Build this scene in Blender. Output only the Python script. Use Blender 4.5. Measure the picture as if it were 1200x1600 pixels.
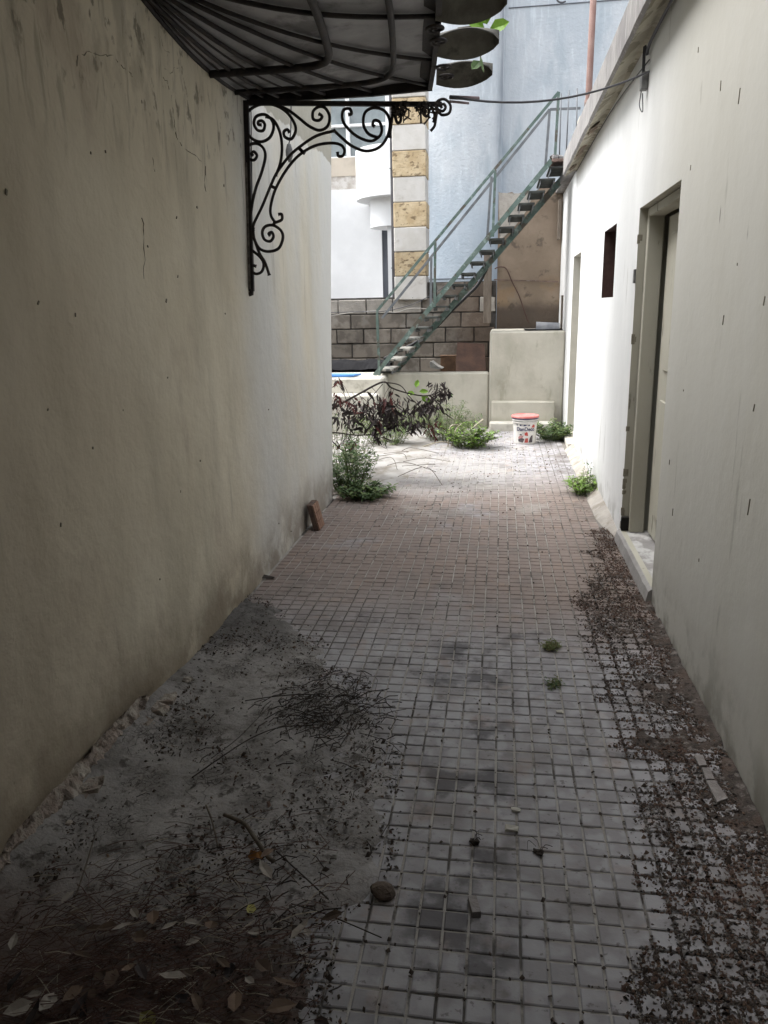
import bpy, math, random
import numpy as np
from mathutils import Vector, Matrix, noise as mn
random.seed(7); rng = np.random.default_rng(7)
R = math.radians
for o in list(bpy.data.objects): bpy.data.objects.remove(o)
col = bpy.context.scene.collection
scn = bpy.context.scene

# ---------------------------------------------------------------- camera
F = 1200.0; CH = 1.5
def _basis(vx=782., vy=479., roll=0.018):
    y = Vector((vx-600, vy-800, F)).normalized()
    up = Vector((math.sin(roll), -math.cos(roll), 0)); up = (up-up.dot(y)*y).normalized()
    r = up.cross(y)
    if r.x < 0: r = -r
    return r, y, up
RX, RY, RZ = _basis()
cam_d = bpy.data.cameras.new('camera'); cam = bpy.data.objects.new('camera', cam_d); col.objects.link(cam)
cam_d.sensor_fit = 'VERTICAL'; cam_d.sensor_height = 36; cam_d.lens = 36*F/1600
cam_d.clip_start = .05; cam_d.clip_end = 500
m = Matrix(((RX.x, -RX.y, -RX.z), (RY.x, -RY.y, -RY.z), (RZ.x, -RZ.y, -RZ.z))).to_4x4()
m.translation = Vector((0, 0, CH)); cam.matrix_world = m
scn.camera = cam
def ray(x, y):
    d = Vector(((x-600)/F, (y-800)/F, 1)); return Vector((d.dot(RX), d.dot(RY), d.dot(RZ)))
O = Vector((0, 0, CH))
def atX(x, y, X): d = ray(x, y); return O+d*(X/d.x)       # photo measurement -> point on a plane of the place
def atY(x, y, Y): d = ray(x, y); return O+d*(Y/d.y)
def atZ(x, y, Z=0.): d = ray(x, y); return O+d*((Z-CH)/d.z)

# ---------------------------------------------------------------- light
SUN_EL, SUN_AZ = 58, -84      # azimuth measured from +Y towards +X
w = bpy.data.worlds.new('World'); scn.world = w; w.use_nodes = True
nt = w.node_tree; nt.nodes.clear()
sky = nt.nodes.new('ShaderNodeTexSky'); sky.sky_type = 'NISHITA'; sky.sun_disc = False
sky.sun_elevation = R(SUN_EL); sky.sun_rotation = R(SUN_AZ); sky.air_density = 1.0; sky.dust_density = 4.0; sky.ozone_density = 1
hs = nt.nodes.new('ShaderNodeHueSaturation'); hs.inputs['Saturation'].default_value = 0.22   # overcast: nearly neutral cloud light
bg = nt.nodes.new('ShaderNodeBackground'); bg.inputs['Strength'].default_value = 0.15
wo = nt.nodes.new('ShaderNodeOutputWorld')
nt.links.new(sky.outputs[0], hs.inputs['Color']); nt.links.new(hs.outputs[0], bg.inputs[0]); nt.links.new(bg.outputs[0], wo.inputs[0])
sd = bpy.data.lights.new('sun', 'SUN'); sd.energy = .7; sd.angle = R(45); sd.color = (1, .98, .95)
sun = bpy.data.objects.new('sun', sd); col.objects.link(sun)
el, az = R(SUN_EL), R(SUN_AZ)
sv = Vector((math.sin(az)*math.cos(el), math.cos(az)*math.cos(el), math.sin(el)))
sun.rotation_euler = sv.to_track_quat('Z', 'Y').to_euler()
scn.view_settings.view_transform = 'Standard'; scn.view_settings.look = 'None'
scn.view_settings.gamma = 1; scn.view_settings.use_curve_mapping = False
scn.view_settings.exposure = 1.85
scn.cycles.max_bounces = 8; scn.cycles.diffuse_bounces = 6
scn.cycles.use_denoising = True

# ---------------------------------------------------------------- materials
def M(name, c1, c2=None, sc=3, st=(1, 1, 1), lo=.35, hi=.65, rough=.85, bump=.2, bsc=60, bdist=.01, layers=(), metal=0, spec=.3, det=5, rand=0):
    mt = bpy.data.materials.new(name); mt.use_nodes = True; t = mt.node_tree; N = t.nodes; L = t.links
    b = N['Principled BSDF']; b.inputs['Roughness'].default_value = rough; b.inputs['Metallic'].default_value = metal
    b.inputs['Specular IOR Level'].default_value = spec
    geo = N.new('ShaderNodeNewGeometry'); pos = geo.outputs['Position']
    sep = N.new('ShaderNodeSeparateXYZ'); L.new(pos, sep.inputs[0])
    def mapped(s):
        mp = N.new('ShaderNodeMapping'); mp.inputs['Scale'].default_value = s; L.new(pos, mp.inputs[0]); return mp.outputs[0]
    def noise(s, scale, detail=5, dist=0):
        n = N.new('ShaderNodeTexNoise'); n.inputs['Scale'].default_value = scale; n.inputs['Detail'].default_value = detail
        n.inputs['Roughness'].default_value = .6; n.inputs['Distortion'].default_value = dist
        L.new(mapped(s), n.inputs['Vector']); return n.outputs[0]
    def mr(v, a, b_, t0=0, t1=1):
        r = N.new('ShaderNodeMapRange'); r.interpolation_type = 'SMOOTHSTEP'; L.new(v, r.inputs[0])
        r.inputs[1].default_value = a; r.inputs[2].default_value = b_; r.inputs[3].default_value = t0; r.inputs[4].default_value = t1
        if a > b_:
            r.inputs[1].default_value = b_; r.inputs[2].default_value = a; r.inputs[3].default_value = t1; r.inputs[4].default_value = t0
        return r.outputs[0]
    def math_(op, a, b_):
        n = N.new('ShaderNodeMath'); n.operation = op
        for i, v in enumerate((a, b_)):
            if isinstance(v, (int, float)): n.inputs[i].default_value = v
            else: L.new(v, n.inputs[i])
        return n.outputs[0]
    def mix(f, a, b_):
        n = N.new('ShaderNodeMix'); n.data_type = 'RGBA'
        L.new(f, n.inputs[0])
        for i, v in ((6, a), (7, b_)):
            if isinstance(v, tuple): n.inputs[i].default_value = (*v, 1)
            else: L.new(v, n.inputs[i])
        return n.outputs[2]
    c = mix(mr(noise(st, sc, det), lo, hi), c1, c2 or tuple(x*.8 for x in c1))
    for l in layers:
        f = None
        if 'n' in l:
            s_, sc_, a, bb = l['n']; f = mr(noise(s_, sc_, l.get('d', 6), l.get('dist', 0)), a, bb)
        if 'band' in l:                                   # thin wandering lines
            s_, sc_, wd = l['band']; v = noise(s_, sc_, l.get('d', 3)); v = math_('ABSOLUTE', math_('SUBTRACT', v, .5), 0)
            g = mr(v, wd, wd*.3); f = g if f is None else math_('MULTIPLY', f, g)
        if 'vor' in l:
            s_, sc_, a, bb = l['vor']; v = N.new('ShaderNodeTexVoronoi'); v.inputs['Scale'].default_value = sc_
            v.feature = l.get('feat', 'F1'); vv = mapped(s_)
            if 'warp' in l:
                wn = N.new('ShaderNodeTexNoise'); wn.inputs['Scale'].default_value = 7; wn.inputs['Detail'].default_value = 3; L.new(pos, wn.inputs['Vector'])
                va = N.new('ShaderNodeVectorMath'); va.operation = 'MULTIPLY_ADD'; L.new(wn.outputs[1], va.inputs[0]); va.inputs[1].default_value = (l['warp'],)*3; L.new(vv, va.inputs[2]); vv = va.outputs[0]
            L.new(vv, v.inputs['Vector'])
            g = mr(v.outputs['Distance'], a, bb); f = g if f is None else math_('MULTIPLY', f, g)
        for (ax, a, bb, na, nsc) in l.get('r', ()):
            v = sep.outputs[ax]
            if na: v = math_('ADD', v, math_('MULTIPLY', math_('SUBTRACT', noise((1, 1, 1), nsc, 5), .5), na))
            g = mr(v, a, bb); f = g if f is None else math_('MULTIPLY', f, g)
        f = math_('MULTIPLY', f, l.get('s', 1.0))
        c = mix(f, c, l['c'])
    if rand:
        oi = N.new('ShaderNodeObjectInfo'); g = mr(oi.outputs['Random'], 0, 1, 1-rand, 1+rand*.4)
        v = N.new('ShaderNodeHueSaturation'); L.new(g, v.inputs['Value']); L.new(c, v.inputs['Color']); c = v.outputs[0]
    L.new(c, b.inputs['Base Color'])
    if bump:
        bp = N.new('ShaderNodeBump'); bp.inputs['Strength'].default_value = bump; bp.inputs['Distance'].default_value = bdist
        L.new(noise((1, 1, 1), bsc, 6), bp.inputs['Height']); L.new(bp.outputs[0], b.inputs['Normal'])
    return mt

SPECK = dict(c=(.05, .045, .035), vor=((1, 1, .7), 5.5, .035, .018), n=((1, 1, 1), 2.2, .5, .56), s=.9)
def left_layers():
    return [
     dict(c=(.33, .30, .22), n=((1, 1, .25), 2.2, .45, .7), s=.45),
     dict(c=(.60, .60, .575), n=((1, 1, .3), .9, .2, .5), r=[(1, 3.7, 4.4, .5, 1.5)], s=.95),
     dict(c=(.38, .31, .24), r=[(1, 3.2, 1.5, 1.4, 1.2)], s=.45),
     dict(c=(.30, .235, .18), n=((1, 1, .5), 1.7, .50, .64), r=[(1, 4.0, 3.0, .8, 2)], s=.5),
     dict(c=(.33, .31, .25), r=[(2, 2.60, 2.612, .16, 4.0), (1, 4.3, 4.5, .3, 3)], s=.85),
     dict(c=(.16, .14, .10), n=((1.2, 1.2, .25), 9, .53, .66), r=[(2, 1.9, 2.2, .3, 3), (1, 4.5, 4.2, .2, 3)], s=.42, dist=1.5),
     dict(c=(.11, .095, .07), n=((1, 1, .6), 17, .58, .66), r=[(2, 2.1, 2.35, .3, 3), (1, 4.4, 4.2, .2, 3)], s=.7),
     dict(c=(.24, .21, .16), n=((1, 1, .5), 4, .54, .64), r=[(2, 2.0, 2.4, .3, 3), (1, 4.6, 4.2, .3, 3)], s=.45),
     dict(c=(.19, .15, .11), r=[(2, .42, .0, .5, 3)], n=((1, 1, 1), 4, .3, .55), s=.75),
     dict(c=(.20, .17, .13), n=((1.5, 1.5, .12), 6, .60, .75), s=.4),
     SPECK]
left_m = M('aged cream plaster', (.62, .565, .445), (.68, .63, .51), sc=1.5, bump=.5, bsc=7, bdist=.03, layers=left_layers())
right_m = M('white wall paint', (.72, .73, .73), (.64, .65, .65), sc=1.5, st=(1, 1, .4), bump=.25, bsc=7, bdist=.015, layers=[
     dict(c=(.46, .45, .40), r=[(1, 5.2, 3.6, .4, 1.2)], s=.8),
     dict(c=(.36, .34, .27), r=[(1, 4.2, 2.0, .5, 1.2)], n=((1, 1, .3), 2.5, .4, .7), s=.35),
     dict(c=(.20, .19, .16), n=((1, 1.5, .25), 7, .64, .72), s=.35),
     dict(c=(.16, .15, .12), r=[(2, .30, .0, .25, 3)], n=((1, 1, 1), 5, .42, .6), s=.6),
     dict(c=(.10, .095, .08), vor=((1, 1.5, .35), 5, .07, .03), n=((1, 1, 1), 2.5, .52, .58), s=.7)])
reveal_m = M('dull door paint', (.46, .445, .38), (.40, .385, .32), sc=3, st=(1, 1, .3), bump=.1, layers=[
     dict(c=(.10, .09, .07), n=((2, 2, .3), 8, .62, .68), s=.7)])
reveal2_m = M('grey reveal plaster', (.52, .51, .46), (.44, .43, .39), sc=3, bump=.1)
dark_m = M('dark interior', (.015, .014, .012), bump=0)
ceil_m = M('passage ceiling paint', (.30, .28, .23), bump=.1)
cream_m = M('weathered cream plaster', (.52, .495, .43), (.43, .41, .35), sc=3, bump=.3, bsc=14, bdist=.012, layers=[
     dict(c=(.58, .56, .49), n=((1, 1, .5), 2.5, .45, .65), s=.4),
     dict(c=(.26, .26, .20), n=((1.3, 1.3, .4), 3, .50, .75), s=.45),
     dict(c=(.30, .28, .22), n=((1, 1, .4), 7, .58, .70), s=.5),
     dict(c=(.20, .19, .13), r=[(2, .22, .0, .3, 4)], s=.5)])
step_m = M('pale cement', (.60, .58, .52), (.5, .48, .43), sc=5, bump=.3, bsc=20, layers=[dict(c=(.3, .28, .23), n=((1, 1, 1), 5, .52, .65), s=.6)])
brown_m = M('brown stained render', (.20, .155, .115), (.26, .205, .155), sc=1.8, bump=.5, bsc=8, bdist=.02, layers=[
     dict(c=(.26, .18, .11), n=((1, 1, 1), 3, .48, .62), r=[(2, 1.95, 1.8, .15, 3)], s=.7),
     dict(c=(.07, .055, .045), r=[(2, 1.62, 1.42, .15, 3)], s=.9),
     dict(c=(.06, .05, .04), n=((1, 1, 1), 5, .57, .66), s=.6),
     dict(c=(.10, .075, .05), n=((1, 1, .25), 4, .55, .7), s=.6)])
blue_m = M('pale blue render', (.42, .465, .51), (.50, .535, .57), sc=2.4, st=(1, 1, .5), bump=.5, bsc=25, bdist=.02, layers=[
     dict(c=(.60, .66, .70), n=((3, 3, .5), 5, .5, .72), s=.55),
     dict(c=(.31, .37, .42), n=((1, 1, .3), 3.2, .48, .70), s=.6),
     dict(c=(.14, .16, .19), r=[(0, -.14, -.02, .04, 6), (0, -.015, -.03, .0, 3)], n=((6, 6, .4), 3, .25, .6), s=.6),  # shade of the bay's rounded edge painted into the colour
     dict(c=(.36, .44, .52), r=[(2, 3.9, 2.6, .5, 1), (0, .2, -.1, 0, 1)], s=.55),
     dict(c=(.14, .19, .24), n=((3, 3, .25), 7, .66, .74), s=.35)])
white_m = M('bright white render', (.82, .83, .84), (.76, .77, .78), sc=2, bump=.1, bsc=20, layers=[dict(c=(.6, .62, .64), n=((3, 3, .2), 6, .6, .75), r=[(2, 2.4, 1.8, .2, 3)], s=.5)])
beige_m = M('beige render', (.56, .50, .42), bump=.1)
rough_m = M('bare stone band', (.42, .38, .34), (.62, .60, .57), sc=9, bump=.5, bsc=30)
grey_m = M('slate grey paint', (.12, .13, .15), bump=.05)
pipe_m = M('dark metal box section', (.07, .07, .08), (.12, .12, .13), rough=.6, bump=.05)
glass_m = M('dusty window glass', (.16, .19, .20), (.22, .25, .26), rough=.25, bump=0, spec=.6)
ystone_m = M('yellow rusticated stone', (.46, .35, .21), (.58, .47, .31), sc=6, bump=.9, bsc=22, bdist=.02, rand=.12, layers=[
     dict(c=(.16, .10, .05), vor=((1, 1, 1.4), 14, .16, .06), n=((1, 1, 1), 5, .46, .53), s=.9),
     dict(c=(.17, .12, .07), n=((1, 1, 1.6), 14, .56, .63), s=.75)])
wstone_m = M('white stone', (.54, .52, .48), (.61, .59, .56), sc=5, bump=.4, bsc=22, bdist=.012, rand=.10, layers=[
     dict(c=(.38, .35, .31), n=((1, 1, 1.6), 6, .58, .72), s=.6), dict(c=(.10, .09, .08), vor=((1, 1, 1), 12, .10, .05), n=((1, 1, 1), 6, .56, .6), s=.8)])
block_m = M('grey concrete block', (.150, .132, .112), (.22, .195, .165), sc=6, lo=.42, hi=.58, bump=.8, bsc=60, bdist=.008, rand=.22, layers=[
     dict(c=(.27, .26, .24), n=((1, 1, 1), 3, .55, .68), s=.5), dict(c=(.07, .06, .05), n=((1, 1, 1), 4, .58, .7), s=.6),
     dict(c=(.10, .065, .045), r=[(0, -1.0, -.3, .2, 2)], s=.6)])
palebl_m = M('pale topped concrete block', (.40, .37, .33), (.30, .28, .25), sc=9, bump=.8, bsc=60, rand=.2)
mortar_m = M('dark mortar', (.05, .045, .04), (.09, .085, .08), sc=8, bump=.5)
green_m = M('faded green metal paint', (.085, .135, .118), (.135, .175, .158), sc=8, rough=.6, bump=.1, layers=[
     dict(c=(.09, .06, .045), n=((1, 1, 1), 7, .52, .6), s=.75), dict(c=(.30, .38, .36), n=((1, 1, 1), 12, .56, .64), s=.5)])
greydk_m = M('grey weathered metal', (.13, .14, .15), (.19, .20, .21), sc=8, rough=.6, bump=.1)
rust_m = M('rusted steel', (.12, .085, .07), (.20, .14, .12), sc=10, rough=.8, bump=.4, bsc=60, layers=[dict(c=(.28, .25, .24), n=((1, 1, 1), 8, .55, .65), s=.6)])
rustpole_m = M('rusty pole paint', (.17, .10, .085), (.22, .15, .13), sc=6, st=(1, 1, .5), bump=.3)
tread_m = M('weathered tread with painted shade', (.065, .07, .065), (.04, .042, .04), sc=10, bump=.3, layers=[dict(c=(.34, .33, .30), n=((1, 1, 1), 9, .40, .55), r=[(2, 1.18, 1.1, 0, 1)], s=.9)])  # underside shade painted dark; only the low treads get pale, lit-looking tops
iron_m = M('black wrought iron', (.018, .016, .018), (.035, .028, .025), sc=20, rough=.7, bump=.4, bsc=120, bdist=.003)
ironlight_m = M('flaking iron paint', (.22, .20, .18), (.07, .06, .055), sc=25, rough=.7, bump=.3)
sheet_m = M('grimy canopy sheet', (.36, .355, .375), (.25, .25, .26), sc=4, st=(1, 1, 1), rough=.5, bump=.3, bsc=10, layers=[
     dict(c=(.30, .30, .31), n=((3, .8, 3), 6, .60, .74), s=.5), dict(c=(.03, .027, .025), n=((1, 1, 1), 5, .52, .66), s=.6)])
petal_m = M('lichened canopy petal', (.15, .145, .125), (.095, .09, .078), sc=10, rough=.8, bump=.3, layers=[dict(c=(.03, .03, .028), n=((1, 1, 1), 9, .52, .64), s=.6)])
conc_m = M('grey concrete edge', (.30, .29, .28), (.22, .21, .21), sc=4, bump=.4, bsc=20, layers=[
     dict(c=(.48, .48, .46), n=((5, 5, .5), 7, .55, .66), s=.7), dict(c=(.09, .085, .08), n=((4, 6, .3), 7, .62, .7), s=.6)])
soffit_m = M('flaking soffit plaster', (.46, .43, .34), (.36, .33, .26), sc=4, bump=.5, bsc=16, bdist=.02, layers=[
     dict(c=(.22, .20, .15), n=((1, .7, 1), 3.5, .53, .545), s=.85, d=3), dict(c=(.58, .55, .46), n=((1, 1, 1), 9, .55, .62), s=.5)])
sill_m = M('chipped cement sill', (.33, .32, .31), (.25, .24, .235), sc=5, bump=.4, bsc=20, layers=[
     dict(c=(.62, .62, .61), n=((1.6, 1, 1), 6, .46, .60), r=[(0, .78, .84, .08, 5)], s=.6), dict(c=(.22, .21, .20), n=((1, 1, 1), 14, .56, .66), s=.6)])
kerb_m = M('cement fillet', (.42, .39, .35), (.32, .30, .27), sc=6, bump=.4, bsc=30, layers=[dict(c=(.2, .17, .13), n=((1, 1, 1), 8, .5, .65), s=.6)])
def ground_layers():
    return [
     dict(c=(.245, .188, .158), r=[(1, 2.9, 4.0, 1.3, 1.3), (1, 7.4, 6.0, .9, 1.5)], n=((1, 1, 1), 1.5, .2, .45), s=.88),
     dict(c=(.37, .36, .35), r=[(1, 6.0, 6.8, 1.3, 1.1), (1, 8.4, 7.4, .5, 2), (0, .45, -.2, .8, 2)], s=.8),
     dict(c=(.36, .34, .31), n=((1, 1, 1), 2.4, .52, .66), r=[(1, 4.8, 6, .5, 2)], s=.7),
     dict(c=(.46, .46, .48), r=[(1, 4.4, 3.2, .5, 2), (0, .3, -.6, .6, 2)], n=((1, 1, 1), 1.3, .35, .6), s=.5),
     dict(c=(.17, .15, .14), n=((1, 1, 1), 3.3, .50, .66), s=.5),
     dict(c=(.09, .075, .065), n=((1, 1, 1), 38, .60, .68), s=.6),
     dict(c=(.36, .26, .20), n=((1, 1, 1), 6, .55, .68), s=.35),
     dict(c=(.07, .065, .07), n=((1, 1, 1), 2.3, .60, .70), r=[(1, 4.2, 3.6, .3, 2)], s=.75),
     dict(c=(.10, .08, .065), n=((1, 1, 1), 11, .60, .72), s=.5),
     dict(c=(.075, .07, .075), n=((1, 1, 1), 4.2, .48, .60), r=[(0, -.32, -.18, .2, 2), (0, .12, .0, .2, 2), (1, 3.6, 3.2, .2, 2)], s=.8),
     dict(c=(.10, .085, .07), r=[(0, .35, .7, .35, 3)], n=((1, 1, 1), 4, .4, .6), s=.55)]
tile_m = M('worn paving tile', (.37, .365, .38), (.29, .282, .29), sc=13, lo=.42, hi=.58, det=1, rough=.7, bump=.25, bsc=60, bdist=.004, layers=ground_layers(), spec=.35)
grout_m = M('sandy joint', (.42, .40, .37), (.32, .30, .27), sc=7, bump=.4, layers=[
     dict(c=(.05, .045, .04), n=((1, 1, 1), 5, .50, .60), s=.85),
     dict(c=(.07, .06, .055), r=[(0, -.35, -.75, .4, 3), (1, 4.0, 3.6, .3, 2)], s=.8),
     dict(c=(.06, .05, .045), r=[(0, .3, .5, .3, 3)], s=.6),
     dict(c=(.50, .48, .45), r=[(1, 6.0, 6.8, 1.3, 1.1), (0, .45, -.2, .8, 2)], s=.5)])
mud_m = M('dried grey mud', (.37, .355, .345), (.28, .27, .26), sc=5, rough=.95, bump=.9, bsc=55, bdist=.008, layers=[
     dict(c=(.12, .11, .10), n=((1, 1, 1), 3.0, .46, .66), s=.7),
     dict(c=(.035, .03, .027), vor=((1, 1, 0), 11, .035, .008), feat='DISTANCE_TO_EDGE', n=((1, 1, 1), 3.5, .50, .58), warp=.35, s=.75),
     dict(c=(.04, .035, .03), vor=((1.3, 1, 0), 30, .06, .02), feat='DISTANCE_TO_EDGE', n=((1, 1, 1), 6, .54, .60), warp=.25, s=.7),
     dict(c=(.05, .042, .035), n=((1, 1, 1), 18, .56, .66), s=.7),
     dict(c=(.33, .32, .31), n=((1, 1, 1), 7, .58, .68), s=.5),
     dict(c=(.10, .06, .045), r=[(1, 1.75, 1.35, .4, 2)], s=.75),
     dict(c=(.05, .048, .045), r=[(1, 2.9, 3.3, .4, 3), (0, -.8, -1.1, .3, 3)], s=.6)])
soil_m = M('crumbly dark soil', (.095, .078, .068), (.055, .046, .040), sc=30, lo=.4, hi=.6, rough=.95, bump=1, bsc=140, bdist=.006, layers=[
     dict(c=(.20, .18, .165), n=((1, 1, 1), 26, .54, .66), s=.8), dict(c=(.11, .078, .062), n=((1, 1, 1), 6, .48, .62), s=.6), dict(c=(.025, .02, .018), n=((1, 1, 1), 45, .56, .64), s=.8)])
earth_m = M('bare earth', (.16, .14, .11), (.24, .22, .19), sc=4, bump=.6, bsc=20)
wash_m = M('cement washed ground', (.38, .37, .355), (.26, .245, .225), sc=4, bump=.5, bsc=25, layers=[dict(c=(.16, .13, .09), n=((1, 1, 1), 5, .54, .66), s=.6)])
exposed_m = M('crumbled plaster and stone', (.34, .28, .24), (.46, .42, .37), sc=14, bump=1, bsc=40, bdist=.02, layers=[dict(c=(.07, .05, .04), n=((1, 1, 1), 12, .52, .62), s=.8)])
redtile_m = M('terracotta tile', (.22, .125, .09), (.28, .17, .12), sc=10, bump=.3, bsc=50)
redside_m = M('dirty tile edge', (.16, .11, .085), (.10, .07, .06), sc=10, bump=.4)
bwhite_m = M('bucket plastic', (.72, .70, .68), (.62, .60, .57), sc=14, rough=.45, bump=.05, layers=[dict(c=(.4, .37, .32), n=((1, 1, 1), 12, .58, .7), s=.5)])
bred_m = M('faded red lid', (.55, .16, .15), (.62, .27, .25), sc=18, rough=.5, bump=.05)
bblue_m = M('navy print', (.04, .045, .12), bump=0, rough=.5)
bprint_m = M('red print', (.50, .06, .05), (.42, .10, .08), sc=40, bump=0, rough=.5)
bdark_m = M('dark print', (.06, .06, .07), (.16, .12, .12), sc=60, bump=0, rough=.5)
bpink_m = M('pink print', (.55, .30, .28), (.40, .2, .2), sc=50, bump=0, rough=.5)
leafA = M('fresh green leaf', (.10, .155, .04), (.17, .22, .07), sc=12, rough=.55, bump=0, rand=.3)
leafB = M('dull green leaf', (.055, .10, .035), (.09, .15, .05), sc=12, rough=.6, bump=0)
leafC = M('bright translucent leaf', (.17, .33, .035), (.24, .42, .06), sc=12, rough=.5, bump=0)
leafD = M('withered purple brown leaf', (.030, .022, .022), (.055, .042, .040), sc=14, rough=.65, bump=.1, rand=.5)
leafR = M('withered red leaf', (.12, .03, .024), (.08, .022, .022), sc=14, rough=.65, bump=.1, rand=.4)
leafBr = M('dry brown leaf', (.20, .14, .10), (.13, .09, .065), sc=14, rough=.75, bump=.2, rand=.5)
leafY = M('yellow green fallen leaf', (.38, .36, .12), (.30, .27, .09), sc=20, rough=.7, bump=.1)
leafO = M('orange brown fallen leaf', (.36, .17, .04), (.25, .11, .03), sc=20, rough=.7, bump=.1)
leafP = M('pale papery leaf', (.36, .33, .29), (.26, .23, .2), sc=20, rough=.8, bump=.2)
twig_m = M('dry twig bark', (.09, .075, .06), (.15, .125, .10), sc=30, bump=.3)
twigd_m = M('dark twig bark', (.035, .028, .025), (.06, .05, .042), sc=30, bump=.3)
stem_m = M('green stem', (.12, .15, .06), (.17, .19, .09), bump=0)
straw_m = M('dead straw stem', (.42, .38, .30), (.34, .30, .23), bump=0)
ch1 = M('dark husk', (.045, .035, .03), (.07, .055, .045), sc=90, bump=0)
ch2 = M('brown husk', (.13, .085, .06), (.09, .06, .045), sc=90, bump=0)
ch3 = M('reddish husk', (.105, .068, .055), (.08, .05, .04), sc=90, bump=0)
ch4 = M('grey crumb', (.24, .23, .22), (.17, .16, .15), sc=90, bump=0)
needle_m = M('dry needle', (.12, .07, .055), (.075, .042, .036), sc=50, bump=0)
black_m = M('black rubber', (.02, .02, .022), rough=.5, bump=.05)
tarp_m = M('black plastic sheet', (.018, .018, .02), rough=.75, spec=.1, bump=.4, bsc=12)
bluet_m = M('blue plastic', (.10, .27, .62), rough=.5, bump=.05)
greyp_m = M('grey plastic duct', (.30, .31, .33), (.22, .23, .25), sc=8, rough=.6, bump=.1)
clearp_m = M('clouded plastic scrap', (.42, .42, .40), (.3, .3, .29), sc=12, rough=.4, bump=.1)
wood_m = M('grey weathered wood', (.20, .17, .14), (.13, .105, .085), sc=8, st=(3, 3, .5), bump=.5, bsc=40)
ply_m = M('rotten plywood', (.075, .042, .030), (.045, .026, .02), sc=6, bump=.4)
box_m = M('damp cardboard', (.15, .09, .055), (.10, .06, .04), sc=10, bump=.2)
stone_m = M('broken cement', (.30, .28, .27), (.22, .20, .19), sc=16, bump=.6, bsc=50)
clay_m = M('brown clod', (.13, .10, .08), (.09, .07, .055), sc=16, bump=.8, bsc=40)
frame_m = M('brown window wood', (.10, .06, .05), (.07, .04, .035), sc=10, bump=.2)
cable_m = M('grey cable', (.09, .09, .10), bump=0, rough=.6)
wire_m = M('pale wire', (.38, .36, .33), bump=0)
metalb_m = M('galvanised clamp', (.20, .20, .20), (.12, .12, .12), sc=20, bump=.1, rough=.5)
moss_m = M('moss', (.12, .13, .05), (.18, .17, .08), sc=60, bump=.5)

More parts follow.
